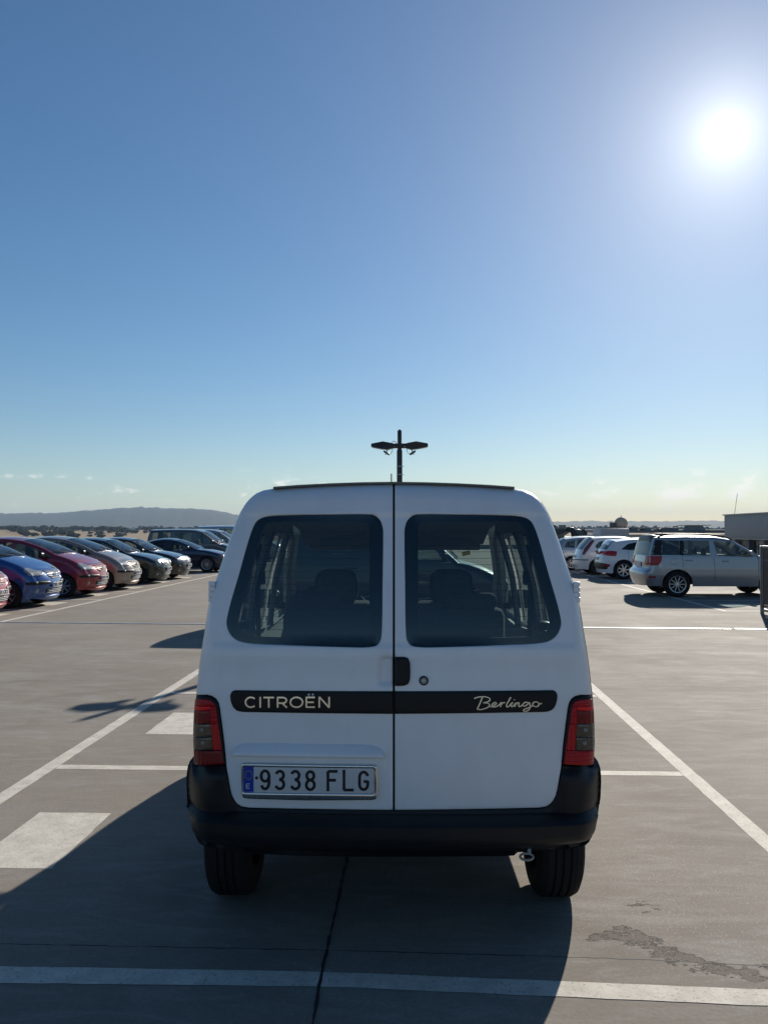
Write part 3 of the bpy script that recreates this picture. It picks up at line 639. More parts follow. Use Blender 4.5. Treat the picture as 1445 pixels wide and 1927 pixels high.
# ---------------------------------------------------------------- large structure: deck, markings, terrain
def build_deck():
    m = bpy.data.materials.new('trowelled_concrete'); m.use_nodes = True; nt = m.node_tree; b = nt.nodes['Principled BSDF']; L = nt.links.new; N = nt.nodes
    tc = N.new('ShaderNodeTexCoord')
    def noise(sc, det=5, rough=.55, vec=None, dist=0):
        n = N.new('ShaderNodeTexNoise'); n.inputs['Scale'].default_value = sc; n.inputs['Detail'].default_value = det; n.inputs['Roughness'].default_value = rough; n.inputs['Distortion'].default_value = dist; L(vec or tc.outputs['Object'], n.inputs['Vector']); return n.outputs[0]
    def mp(v, a, b_, c=0, d=1, sm=False):
        r = N.new('ShaderNodeMapRange'); r.interpolation_type = 'SMOOTHSTEP' if sm else 'LINEAR'; L(v, r.inputs[0])
        for i, q in enumerate((a, b_, c, d)): r.inputs[i + 1].default_value = q
        return r.outputs[0]
    def M(op, a, b_=None):
        n = N.new('ShaderNodeMath'); n.operation = op
        for i, v in enumerate((a, b_)):
            if v is None: continue
            if isinstance(v, (int, float)): n.inputs[i].default_value = v
            else: L(v, n.inputs[i])
        return n.outputs[0]
    def mapping(s, rz=0):
        q = N.new('ShaderNodeMapping'); q.inputs['Scale'].default_value = s; q.inputs['Rotation'].default_value = (0, 0, rz); L(tc.outputs['Object'], q.inputs[0]); return q.outputs[0]
    def mixc(f, a, b_, bt='MIX'):
        x = N.new('ShaderNodeMix'); x.data_type = 'RGBA'; x.blend_type = bt
        if isinstance(f, (int, float)): x.inputs[0].default_value = f
        else: L(f, x.inputs[0])
        for i, v in ((6, a), (7, b_)):
            if isinstance(v, tuple): x.inputs[i].default_value = (*v, 1)
            else: L(v, x.inputs[i])
        return x.outputs[2]
    blot = noise(.55, 6, .6); fine = noise(55, 3, .7); med = noise(7, 6, .65)
    streak = noise(1.0, 5, .6, mapping((.9, 2.8, 1), R(-6)), 1.6); streak2 = noise(1.0, 5, .6, mapping((1.8, 6.5, 1), R(8)), 2.5)
    col = mixc(mp(blot, .32, .68), (.200, .172, .141), (.282, .248, .208))
    col = mixc(mp(M('MULTIPLY', mp(streak, .50, .72), mp(noise(.35, 3), .35, .58)), 0, 1, 0, .75), col, (.33, .31, .285))
    col = mixc(mp(streak2, .50, .74, 0, .5), col, (.345, .33, .305))
    col = mixc(mp(med, .52, .78, 0, .45), col, (.17, .155, .14))
    col = mixc(mp(fine, .35, .7, .0, .42), col, (.14, .13, .12))
    col = mixc(mp(noise(1.6, 6, .65, None, .8), .58, .72, 0, .28), col, (.13, .115, .10))
    vo = N.new('ShaderNodeTexVoronoi'); vo.inputs['Scale'].default_value = 1.15; L(tc.outputs['Object'], vo.inputs['Vector'])
    drip = M('MULTIPLY', mp(M('ADD', vo.outputs['Distance'], M('MULTIPLY', fine, .05)), .05, .085, 1, 0, True), mp(noise(.8, 3), .5, .58))
    col = mixc(M('MULTIPLY', drip, .55), col, (.05, .045, .042))
    # coating worn through near the right-hand corner of the bay
    sx = N.new('ShaderNodeSeparateXYZ'); L(tc.outputs['Object'], sx.inputs[0])
    P0 = (.74, 3.51); dx, dy = .822, -.57
    wn = noise(3.2, 4, .6); wn2 = noise(4.1, 4, .6, mapping((1, 1, 1), .7))
    ux = M('ADD', M('SUBTRACT', sx.outputs[0], P0[0]), M('MULTIPLY', M('SUBTRACT', wn2, .5), .35)); uy = M('ADD', M('SUBTRACT', sx.outputs[1], P0[1]), M('MULTIPLY', M('SUBTRACT', wn, .5), .45))
    u = M('ADD', M('MULTIPLY', ux, dx), M('MULTIPLY', uy, dy)); v = M('ADD', M('MULTIPLY', ux, -dy), M('MULTIPLY', uy, dx))
    reg = M('MULTIPLY', M('MULTIPLY', mp(u, -.06, .08, 0, 1, True), mp(u, .60, .95, 1, 0, True)), mp(M('ABSOLUTE', v), .0, .16, 1, 0, True))
    spot = M('MULTIPLY', mp(M('ADD', M('POWER', M('SUBTRACT', sx.outputs[0], 1.03), 2.0), M('POWER', M('MULTIPLY', M('SUBTRACT', sx.outputs[1], 3.72), 1.6), 2.0)), .0, .02, 1, 0), .8)
    dn = noise(8, 10, .70, mapping((1, 1.9, 1))); dv = M('ADD', dn, M('MULTIPLY', M('MAXIMUM', reg, spot), .33)); dam = mp(dv, .735, .745); rim_ = M('MULTIPLY', dam, mp(dv, .745, .795, 1, 0))
    rough_noise = noise(140, 4, .8)
    col = mixc(dam, col, mixc(mp(rough_noise, .35, .65), (.105, .085, .070), (.225, .192, .163)))
    col = mixc(M('MULTIPLY', rim_, .95), col, (.035, .03, .028))
    sparkzone = mp(M('ADD', M('POWER', M('MULTIPLY', M('SUBTRACT', sx.outputs[0], 1.25), .9), 2.0), M('POWER', M('MULTIPLY', M('SUBTRACT', sx.outputs[1], 3.9), .8), 2.0)), 0, .8, 1, 0, True)
    spk = M('MULTIPLY', mp(noise(120, 2, .5, mapping((1, 1.4, 1))), .64, .70), M('ADD', M('MULTIPLY', sparkzone, .8), .10))
    col = mixc(spk, col, (.62, .60, .56))  # specular glints on the deck painted into the colour as pale flecks
    L(col, b.inputs['Base Color'])
    L(mp(M('ADD', M('MULTIPLY', blot, .5), M('MULTIPLY', streak, .5)), .3, .7, .92, .80), b.inputs['Roughness'])
    b.inputs['Specular IOR Level'].default_value = .16
    bp = N.new('ShaderNodeBump'); bp.inputs['Strength'].default_value = .55; bp.inputs['Distance'].default_value = .004
    hgt = M('ADD', M('ADD', M('MULTIPLY', fine, .35), M('MULTIPLY', med, .4)), M('MULTIPLY', M('MULTIPLY', dam, -2.4), M('ADD', .7, M('MULTIPLY', rough_noise, .6))))
    L(hgt, bp.inputs['Height']); L(bp.outputs[0], b.inputs['Normal'])
    x0, x1, y0, y1 = -13.6, 22, -30, 78
    bm = bmesh.new(); box_bm(bm, ((x0 + x1) / 2, (y0 + y1) / 2, -.25), (x1 - x0, y1 - y0, .5)); set_props(bmo('ground', bm, m, None, smooth=False), kind='structure')
build_deck()

def line_mat():
    m = bpy.data.materials.new('worn_line_paint'); m.use_nodes = True; nt = m.node_tree; b = nt.nodes['Principled BSDF']; L = nt.links.new; N = nt.nodes
    tc = N.new('ShaderNodeTexCoord'); n = N.new('ShaderNodeTexNoise'); n.inputs['Scale'].default_value = 9; n.inputs['Detail'].default_value = 9; n.inputs['Roughness'].default_value = .7; L(tc.outputs['Object'], n.inputs[0])
    r = N.new('ShaderNodeValToRGB'); r.color_ramp.elements[0].position = .30; r.color_ramp.elements[0].color = (.44, .405, .35, 1); r.color_ramp.elements[1].position = .62; r.color_ramp.elements[1].color = (.63, .59, .515, 1); L(n.outputs[0], r.inputs[0])
    n2 = N.new('ShaderNodeTexNoise'); n2.inputs['Scale'].default_value = 70; n2.inputs['Detail'].default_value = 4; L(tc.outputs['Object'], n2.inputs[0])
    mr = N.new('ShaderNodeMapRange'); L(n2.outputs[0], mr.inputs[0]); mr.inputs[1].default_value = .57; mr.inputs[2].default_value = .70; mr.inputs[4].default_value = .75
    x = N.new('ShaderNodeMix'); x.data_type = 'RGBA'; L(mr.outputs[0], x.inputs[0]); L(r.outputs[0], x.inputs[6]); x.inputs[7].default_value = (.24, .225, .20, 1); L(x.outputs[2], b.inputs['Base Color']); b.inputs['Roughness'].default_value = .8; b.inputs['Specular IOR Level'].default_value = .2
    bp = N.new('ShaderNodeBump'); bp.inputs['Strength'].default_value = .3; bp.inputs['Distance'].default_value = .003; L(n2.outputs[0], bp.inputs['Height']); L(bp.outputs[0], b.inputs['Normal']); return m
M_LINE = line_mat()
def ragged(P, sp=.06, amp=.0015):
    Q = resample(np.array(P, float), sp); return Q + np.random.randn(*Q.shape) * amp
def marking(name, P, z=.001, m=None, amp=.0014, sp=.08):
    Q = ragged(P, sp, amp) if amp else np.array(P, float); o = mesh(name, [(x, y, z) for x, y in Q], [list(range(len(Q)))], m or M_LINE, smooth=False); return set_props(o, kind='structure')
def rect(x0, y0, x1, y1): return [(x0, y0), (x1, y0), (x1, y1), (x0, y1)]
# our row of bays: x -2.62..1.90, cross lines every 2.68 m
marking('bay_end_line', rect(-2.62, 3.16, -2.515, 19.2)); marking('bay_end_line', rect(1.80, 3.16, 1.90, 19.2))
for y in (5.70, 8.37, 11.05, 13.73, 16.41, 19.15): marking('bay_divider_line', rect(-2.51, y, 1.795, y + .10))
near = [tuple(np.array(G(*p)).ravel()) for p in ((-420, 1850), (0, 1851.5), (604, 1857.6), (1445, 1894.5), (1800, 1912), (1800, 1879), (1445, 1864), (607, 1830), (0, 1820), (-420, 1818))]
marking('bay_divider_line', near, .0016, amp=.0012)
for y in (4.02, 6.70, 9.38, 12.06, 14.74): marking('bay_block', rect(-2.21, y, -1.785, y + .80), amp=.002)
# left row and right row of bays
marking('row_line', rect(-7.62, -2, -7.52, 46)); marking('row_line', rect(6.33, 17.4, 6.43, 46))
for y in [17.05 + 2.68 * k for k in range(-2, 11)]: marking('bay_divider_line', rect(-12.6, y, -7.625, y + .10), amp=.002)
for y in [15.55 + 2.68 * k for k in range(-2, 12)]:
    marking('bay_block', rect(-8.6, y, -8.1, y + .8), amp=.002)
for y in [17.42 + 2.68 * k for k in range(11)]:
    marking('bay_divider_line', rect(6.435, y, 11.4, y + .10), amp=.002); marking('bay_block', rect(6.8, y + 1.0, 7.3, y + 1.75), amp=.002)
def crack(name, P, w, jit, m=M_SEAL, z=.0006, sp=.04):
    Q = resample(np.array(P, float), sp, False); Q[1:-1] += np.cumsum(np.random.randn(len(Q) - 2, 2) * jit * .3, 0) * 0 + np.random.randn(len(Q) - 2, 2) * jit
    t = np.gradient(Q, axis=0); t /= np.linalg.norm(t, axis=1)[:, None]; n = np.stack([-t[:, 1], t[:, 0]], 1); ww = w * (1 + .35 * np.random.randn(len(Q)).clip(-1.5, 1.5))[:, None] / 2
    V = [(x, y, z) for x, y in Q + n * ww] + [(x, y, z) for x, y in Q - n * ww]; k = len(Q)
    return set_props(mesh(name, V, [(i, i + 1, k + i + 1, k + i) for i in range(k - 1)], m, smooth=False), kind='structure')
gp = lambda *q: [tuple(np.array(G(*p)).ravel()) for p in q]
M_JOINT = mat('joint_filler', (.02, .019, .02), .8)
crack('slab_joint', gp((690, 1450), (652, 1622), (607, 1826), (597, 1880), (585, 1950)), .010, .0014, M_JOINT, .0024)
crack('slab_joint', gp((-300, 1771), (0, 1777), (300, 1783), (610, 1789), (900, 1797), (1180, 1805), (1300, 1811), (1445, 1819), (1700, 1832)), .005, .002, M_JOINT)
crack('slab_joint', gp((-200, 1290), (60, 1281), (330, 1282)), .006, .006, mat('faint_joint', (.10, .09, .08), .8))
crack('slab_joint', gp((1116, 1296), (1300, 1299), (1600, 1312)), .006, .004, mat('faint_joint', (.10, .09, .08), .8))
# metal cover strip over the expansion joint
a, b_ = np.array(gp((0, 1169.3), (387, 1165.7))); e1, e2 = np.array(gp((1096, 1176.3), (1376, 1184.4)))
def cover(p, q, z=.010, w=.075):
    p, q = np.array(p), np.array(q); d = (q - p) / np.linalg.norm(q - p); n = np.array([-d[1], d[0]])
    V = []; prof = [(-w / 2, 0), (-w / 2 + .004, z), (w / 2 - .004, z), (w / 2, 0)]
    for pt in (p, q): V += [(*(pt + n * o), zz) for o, zz in prof]
    return mesh('joint_cover', V, [(i, i + 1, i + 5, i + 4) for i in range(3)], mat('joint_cover_metal', (.50, .50, .49), .5, .6, noise=.15, nscale=3), smooth=False)
set_props(cover(a - (b_ - a) * .3, e2), kind='structure'); set_props(cover(e2 + (e2 - a) * .004, e2 + (e2 - a) * .5, .012), kind='structure')
# low parapets at the edge of the deck
M_CONC = mat('parapet_concrete', (.30, .29, .27), .8, noise=.15, nscale=4, bump=.2)
set_props(box('parapet_wall', (-13.45, 24, .27), (.22, 108, .52), M_CONC, bev=.01), label='low concrete parapet along the left edge of the deck behind the parked cars', cat='wall')
set_props(box('parapet_wall', (4.2, 77.8, .2), (35, .22, .38), M_CONC, bev=.01), label='low concrete parapet closing the far end of the roof deck', cat='wall')

def terrain_height(x, y):
    r = np.hypot(x, y); h = -9.5 + 0 * r
    h = h + 15 * smooth01((r - 500) / 1600) + 3.0 * np.sin(x / 410 + 1.3) * np.cos(y / 370) * smooth01((r - 350) / 700)
    az = np.degrees(np.arctan2(x, y)); F_ = F
    # ridge seen at the left: skyline heights at 7 km, and a lower one on the right
    ax_ = [-80, -60, -45, -34, -27.2, -25, -23.5, -21.5, -20.2, -18.7, -17, -15.3, -13.6, -12.2, -10, -6, 0, 6, 9, 12, 15, 18, 21, 30, 60, 100]
    hp = [18, 24, 28, 30, 30.5, 31.5, 33, 37, 41.5, 42.5, 42, 41.5, 37, 31, 22, 16, 14.5, 15, 18, 18.5, 17.5, 18.5, 18, 17, 12, 8]
    sky = np.interp(az, ax_, hp) / F_ * 7000 + 2
    n = 10 * np.sin(az * 1.7 + r / 900) + 5 * np.sin(az * 5.3 + 1) + 3 * np.sin(az * 11.1)
    ridge = np.exp(-((r - 7000) / 1500) ** 2); foot = smooth01((r - 4300) / 2600) * .35
    h = h + (sky - 6 + n * .25) * np.clip(ridge + foot * (1 - ridge), 0, 1) * 1.0
    return h
def build_terrain():
    rs = np.concatenate([[0, 40, 90], np.geomspace(140, 9200, 78)]); az = np.radians(np.concatenate([np.linspace(-180, -36, 40), np.linspace(-35, 32, 270), np.linspace(33, 179, 40)]))
    V = []; 
    for r in rs:
        x, y = r * np.sin(az), r * np.cos(az); z = terrain_height(x, y); jit = np.random.randn(len(az)) * np.clip((r - 3500) / 2500, 0, 1) * 2.4
        V += list(zip(x, y, z + jit))
    n = len(az); Fc = [(i * n + j, i * n + (j + 1) % n, (i + 1) * n + (j + 1) % n, (i + 1) * n + j) for i in range(len(rs) - 1) for j in range(n)]
    m = bpy.data.materials.new('dry_fields'); m.use_nodes = True; nt = m.node_tree; b = nt.nodes['Principled BSDF']; L = nt.links.new; N = nt.nodes
    tc = N.new('ShaderNodeTexCoord'); sep = N.new('ShaderNodeVectorMath'); sep.operation = 'LENGTH'; L(tc.outputs['Object'], sep.inputs[0])
    n1 = N.new('ShaderNodeTexNoise'); n1.inputs['Scale'].default_value = .0045; n1.inputs['Detail'].default_value = 8; n1.inputs['Roughness'].default_value = .6; L(tc.outputs['Object'], n1.inputs[0])
    n2 = N.new('ShaderNodeTexNoise'); n2.inputs['Scale'].default_value = .02; n2.inputs['Detail'].default_value = 6; L(tc.outputs['Object'], n2.inputs[0])
    r1 = N.new('ShaderNodeValToRGB'); r1.color_ramp.elements[0].color = (.24, .175, .105, 1); r1.color_ramp.elements[1].color = (.33, .255, .165, 1); r1.color_ramp.elements[0].position = .35; r1.color_ramp.elements[1].position = .65; L(n2.outputs[0], r1.inputs[0])
    r2 = N.new('ShaderNodeValToRGB'); r2.color_ramp.elements[0].color = (.022, .034, .018, 1); r2.color_ramp.elements[1].color = (.062, .075, .042, 1); L(n2.outputs[0], r2.inputs[0])
    far = N.new('ShaderNodeMapRange'); L(sep.outputs['Value'], far.inputs[0]); far.inputs[1].default_value = 1500; far.inputs[2].default_value = 2600
    ad = N.new('ShaderNodeMath'); ad.operation = 'MULTIPLY_ADD'; L(far.outputs[0], ad.inputs[0]); ad.inputs[1].default_value = .45; L(n1.outputs[0], ad.inputs[2])
    mr = N.new('ShaderNodeMapRange'); L(ad.outputs[0], mr.inputs[0]); mr.inputs[1].default_value = .60; mr.inputs[2].default_value = .68
    mx = N.new('ShaderNodeMix'); mx.data_type = 'RGBA'; L(mr.outputs[0], mx.inputs[0]); L(r1.outputs[0], mx.inputs[6]); L(r2.outputs[0], mx.inputs[7]); L(mx.outputs[2], b.inputs['Base Color']); b.inputs['Roughness'].default_value = .95; b.inputs['Specular IOR Level'].default_value = .1
    set_props(mesh('terrain', V, Fc, m, sharp=80), kind='structure')
build_terrain()
# ---------------------------------------------------------------- the white van seen from behind
TH = math.atan((784 - 741) / F); CT, ST = math.cos(-TH), math.sin(-TH)
VY = 5.30                                           # van origin, metres ahead of the camera along the van's axis
def vray(px, py):
    d = ray(px, py); x = d[..., 0] * CT - d[..., 1] * ST; y = d[..., 0] * ST + d[..., 1] * CT
    return np.stack([x / y, d[..., 2] / y], -1)     # lateral and vertical slope per metre of depth
def lean(z): return .02 * smooth01((z - .5) / .7) + .165 * np.clip((z - 1.15) / .68, 0, 1.1) ** 1.35
SIL = np.array([(366.5, 1436), (364.2, 1400), (364.7, 1365), (366, 1335), (368.6, 1307), (374.9, 1250), (383.6, 1194), (392, 1141), (400.5, 1110), (407, 1089), (418.5, 1054), (429, 1022), (440, 992), (449, 970), (456.5, 956), (463, 946), (471, 937), (482.5, 928), (497, 922), (514, 919.3), (560, 916), (620, 913), (680, 911), (741, 910)])
SIL = np.vstack([SIL, [(1482 - x, y) for x, y in SIL[::-1][1:]]])
def px2xz(P, S):
    P = np.asarray(P, float); s = vray(P[:, 0], P[:, 1]); Y = np.full(len(P), 3.32)
    for _ in range(12):
        x, z = s[:, 0] * Y, H + s[:, 1] * Y; Y = S(x, z)
    return np.stack([s[:, 0] * Y, H + s[:, 1] * Y], 1)
SILM = px2xz(SIL, lambda x, z: 3.27 + .035 + .07 + lean(z))
RC_ = .075
def roll(d, r): q = np.clip(r - d, 0, r); return r - np.sqrt(np.maximum(r * r - q * q, 0))
def zpx(y, Y=3.29): return H + vray(741, y)[1] * Y
ZW0, ZW1, ZH0, ZH1 = zpx(1219), zpx(966.5, 3.42), zpx(1291), zpx(1234)
XH0, XH1 = vray(710, 1260)[0] * 3.285, vray(745, 1260)[0] * 3.285
def S(x, z):
    d = polydist(np.stack([x, z], 1), SILM, False)
    y = 3.27 + .035 * (np.abs(x) / .8) ** 2.2 + lean(z) + roll(d, RC_)
    y = y - .014 * smooth01((z - .52) / .22) * smooth01((1.19 - z) / .28)
    y = y + .0075 * smooth01((z - ZW0) / .010) * smooth01((ZW1 - z) / .010) * smooth01((.735 - np.abs(x)) / .03)      # shallow window pressing
    y = y + .012 * smooth01((z - ZH0) / .014) * smooth01((ZH1 - z) / .014) * smooth01((x - XH0) / .016) * smooth01((XH1 - x) / .002)   # grip pocket on the left leaf
    return y
def vmap(Sf=None, off=0.0):
    Sf = Sf or S
    def f(P, ins):
        P = np.asarray(P, float); return np.stack([P[:, 0], Sf(P[:, 0], P[:, 1]) + off + np.asarray(ins) - VY, P[:, 1]], 1)
    return f
def pxs(P): return px2xz(P, S)
def vanpart(name, px, m, parent, off=0.0, holes=(), sp=.014, r=.005, rim=.014, Sf=None, **k):
    Sf = Sf or S
    return panel(name, px2xz(px, Sf), [px2xz(h, Sf) for h in holes], vmap(Sf, off), m, parent, sp, r, rim, flip=True, **k)
def mir(P): return [(1482 - x, y) for x, y in P][::-1]
def build_van():
    # half width of the body at each height, from the rear corner
    left = SILM[:len(SIL) // 2 + 1]; zt, wt = left[:, 1], -left[:, 0]; o = np.argsort(zt); zt, wt = zt[o], wt[o]
    def Wfun(y, z):
        w = np.interp(z, np.r_[.2, .42, .62, zt], np.r_[.80, .825, wt[0], wt])
        yv = np.asarray(y) + VY
        return w * (1 + .030 * smooth01((yv - 3.4) / 1.2) - .05 * smooth01((yv - 6.3) / 1.1))
    ztop = 1.775
    Yr = lambda z: 3.27 + .035 + RC_ + float(lean(np.array(z))) - VY
    y_ = lambda Y: Y - VY
    rear_z = [1.775, 1.65, 1.5, 1.35, 1.2, 1.0, .8, .66, .56]
    spec = dict(L=4.13, W=1.70, H=1.84, Wfun=Wfun, k=.85, sill=.30, wy=(y_(3.85), y_(6.50)), arch=.36, wr=.297, belt=1.05, cowl_y=y_(6.32), cowl_z=1.07, sp=.05,
        edge=[('front', [(y_(7.18), .24, .2), (y_(7.28), .38, .24), (y_(7.31), .56, .24), (y_(7.26), .72, .2), (y_(7.14), .85, .15)]), ('hood', [(y_(7.14), .85, .15), (y_(6.8), .96, .1), (y_(6.32), 1.06, .06)]),
              ('windshield', [(y_(6.32), 1.06, .05), (y_(5.98), 1.34, .045), (y_(5.62), 1.62, .05)]), ('roof', [(y_(5.62), 1.62, .05), (y_(5.2), 1.725, .03), (y_(4.6), 1.765, .015), (y_(4.0), 1.775, .003), (Yr(1.775), 1.775, .001)]),
              ('tail', [(Yr(z), z, .001) for z in rear_z])], skip=('tail',), crown=dict(roof=.076, windshield=.06, front=.12),
        windows=[dict(p=[(y_(3.72), 1.19), (y_(3.80), 1.60), (y_(4.36), 1.62), (y_(4.38), 1.17)], r=.07, glass=M_GLASS), dict(p=[(y_(4.60), 1.12), (y_(4.60), 1.63), (y_(5.16), 1.62), (y_(5.18), 1.08)], r=.06, glass=M_GLASS), dict(p=[(y_(5.32), 1.07), (y_(5.30), 1.61), (y_(5.60), 1.57), (y_(6.02), 1.20), (y_(6.12), 1.08)], r=.05, glass=M_GLASS)],
        seats=False, seat_y=(0, 0), glass=M_GLASS, rear_sill=.555, wheel=dict(rim_style='steel', spokes=10, w=.188, inset=.036))
    loc = Matrix.Rotation(TH, 3, 'Z') @ Vector((0, VY, 0))
    c = car('delivery_van', 'large white van in the foreground seen from behind with twin glazed rear doors', 'van', None, spec, loc, TH, M_WHITE)
    root = c.root
    # inner trim of the sides, headliner, cargo floor
    E = c.E
    for s in (-1, 1):
        outl = [(Yr(.75) + .05, .45), (Yr(1.0) + .05, 1.0), (Yr(1.74) + .06, 1.74), (y_(5.2), 1.70), (y_(5.62), 1.58), (y_(6.26), 1.06), (y_(6.26), .45)]
        grow = [[(y_(3.70), 1.17), (y_(3.78), 1.615), (y_(4.38), 1.635), (y_(4.40), 1.15)], [(y_(4.58), 1.10), (y_(4.58), 1.645), (y_(5.18), 1.635), (y_(5.20), 1.06)], [(y_(5.30), 1.05), (y_(5.28), 1.63), (y_(5.60), 1.585), (y_(6.04), 1.21), (y_(6.14), 1.06)]]
        panel('inner_trim', outl, [rounded(g, .06, 4) for g in grow], c.side(s, .028), M_INNER, root, .06, .010, .015, flip=s > 0)
    V = []; nx = 13; ys = np.linspace(Yr(1.74) + .03, y_(5.60), 12)
    for yy in ys:
        zc = np.interp(yy, [y_(3.4), y_(4.6), y_(5.2), y_(5.60)], [1.80, 1.80, 1.765, 1.655]) - .02; w = .60
        for q in range(nx): xx = -w + 2 * w * q / (nx - 1); V.append((xx, yy, zc - .075 * abs(xx / w) ** 3.5))
    mesh('headliner', V, [(i * nx + j, i * nx + j + 1, (i + 1) * nx + j + 1, (i + 1) * nx + j) for i in range(len(ys) - 1) for j in range(nx - 1)], M_LINER, root)
    box('cargo_floor', (0, y_(4.55), .50), (1.42, 2.2, .05), M_SEAT, root)
    for s in (-1, 1): box('sun_visor', (s * .33, y_(5.66), 1.592), (.52, .04, .15), M_LINER, root, .018, Matrix.Rotation(R(-24), 3, 'X'))
    box('rear_view_mirror', (0, y_(5.72), 1.53), (.22, .03, .065), M_TRIM, root, .014)
    bm = bmesh.new(); box_bm(bm, (0, y_(4.52), .98), (1.20, .14, .52), .05); box_bm(bm, (0, y_(4.80), .70), (1.2, .5, .16), .05); bmo('rear_bench', bm, M_SEAT, root)
    for x in (-.43, 0.02, .43): box('headrest', (x, y_(4.54), 1.265 if x != .02 else 1.25), (.27 if x != .02 else .2, .09, .10), M_SEAT, root, .045, seg=3)
    for x in (-.36, .36):
        bm = bmesh.new(); box_bm(bm, (x, y_(5.28), .90), (.50, .14, .62), .06); box_bm(bm, (x, y_(5.55), .58), (.5, .52, .16), .05)
        s_ = bmo('front_seat', bm, M_SEAT, root); box('headrest', (x, y_(5.25), 1.30), (.27, .10, .225), M_SEAT, s_, .075, seg=3)
    bm = bmesh.new(); ring = [(-.36 + .19 * math.cos(t), y_(5.88) + .19 * math.sin(t) * .45, 1.04 + .19 * math.sin(t) * .89) for t in np.linspace(0, 2 * math.pi, 29)]; tube_bm(bm, ring, .016, 8); tube_bm(bm, [ring[0], ring[14]], .02, 6); bmo('steering_wheel', bm, M_TRIM, root)
    for s in (-1, 1):                                # seat belts beside the rear window pillars
        w = float(Wfun(np.array(y_(4.50)), np.array(1.3))); tube('seat_belt', [(s * (w - .07), y_(4.47), 1.58), (s * (w - .06), y_(4.46), 1.35), (s * (w - .075), y_(4.44), .95)], .014, M_TRIM, root, 6)
        box('belt_anchor', (s * (w - .085), y_(4.47), 1.40), (.03, .05, .075), M_TRIM, root, .01)
        w2 = float(Wfun(np.array(y_(3.9)), np.array(1.2))); box('window_latch', (s * (w2 - .075), y_(3.98), 1.20), (.05, .07, .04), M_TRIM, root, .01)
    px_, pz_ = (vray(877, 1041)[0] * 5.78, H + vray(877, 1041)[1] * 5.78); box('inspection_sticker', (px_, y_(5.78), pz_), (.058, .003, .036), M_YELLOW, root, rot=Matrix.Rotation(R(-12), 3, 'Y') @ Matrix.Rotation(R(-40), 3, 'X'))
    # roof antenna
    tube('antenna', [(-.016, y_(5.45), 1.76), (-.016, y_(5.45), 2.03)], .004, M_TRIM, root, 6)
    # ---- rear doors
    win_px = [(426.6, 1176.5), (428.7, 1156), (450, 1080), (473.7, 999), (482.5, 981.7), (491, 975.5), (502.8, 972.2), (543.5, 969.8), (620, 968.4), (689, 967.8), (703, 969.5), (715, 979), (720.3, 995), (720.8, 1010), (719.6, 1100), (718, 1190), (715.5, 1206), (709, 1214.5), (694.7, 1218.2), (640, 1218), (543.5, 1214.5), (462, 1210), (445, 1204.5), (433.5, 1194)]
    clear_px = [(447.6, 1176.5), (449.5, 1160), (470, 1085), (489.7, 1011), (497, 990), (504, 984.5), (514, 982.4), (600, 982), (684, 983), (691, 984.6), (695, 991), (695.2, 1000), (695, 1100), (694, 1192), (692, 1199.5), (684, 1202.5), (600, 1201.5), (520, 1200), (470, 1197), (457, 1192), (450, 1185)]
    win_px, clear_px = [tuple(q) for q in catmull(win_px, 4, True)], [tuple(q) for q in catmull(clear_px, 4, True)]
    li = [(413.5, 1334), (417.5, 1364), (422, 1400), (425.5, 1440), (433, 1487), (436, 1498), (441, 1507.5), (447, 1514.5), (455, 1519), (470, 1521)]
    lt = [(368.6, 1307.2), (389, 1308), (399, 1310.5), (406.5, 1315.5), (411, 1323)]
    door = li[::-1] + lt[::-1] + [tuple(p) for p in SIL[5:24]] + []
    left_door = [(739.1, 1525.2), (600, 1523.6)] + door + [(739.1, 910.0)]
    handle_zone = None
    for s, nm in ((-1, 'left'), (1, 'right')):
        D = left_door if s < 0 else mir(left_door); wp = win_px if s < 0 else mir(win_px); cp = clear_px if s < 0 else mir(clear_px)
        d = vanpart('rear_door', D, M_WHITE, root, holes=[wp], sp=.012, r=.0045, rim=.03)
        d['label'] = 'left rear door leaf with grip pocket and number plate' if s < 0 else 'right rear door leaf with black handle and lock'
        wf = vanpart('window_band', wp, M_TRIM, d, off=.0035, holes=[cp], sp=.014, r=.002, rim=.010)
        gl = vanpart('window_glass', [(q[0], q[1]) for q in wp], M_GLASS_REAR, d, off=.0015, sp=.03, r=.0, rim=0)
        seal = wp
        # heating wires in the glass
        bm = bmesh.new(); cpm = pxs(cp)
        for yy in np.arange(1002, 1192, 12.2):
            xs = []
            for xx in np.linspace(440, 700, 27):
                q = np.array([[xx, yy + (xx - 570) * .004]]); 
                if inside(q, np.array(clear_px))[0]: xs.append((xx if s < 0 else 1482 - xx, q[0, 1]))
            if len(xs) < 3: continue
            pm = pxs(xs); pts = vmap(S, .004)(pm, 0); tube_bm(bm, pts, .0010, 4)
        bmo('heating_wires', bm, M_INK, d)['kind'] = 'stuff'
        # black moulding with the lettering
        mo = [(739.0, 1300.9), (441.5, 1299), (436.5, 1301.5), (433.2, 1308), (434.3, 1320), (439, 1332), (446.5, 1338), (456, 1340), (600, 1342.3), (739.0, 1343.6)]
        mo = [tuple(q) for q in rounded(mo, [0, 3, 2, 3, 6, 6, 4, 6, 0, 0], 4)]
        mp_ = vanpart('door_moulding', mo if s < 0 else mir(mo), M_TRIM, root, off=-.007, sp=.02, r=.004, rim=.007)
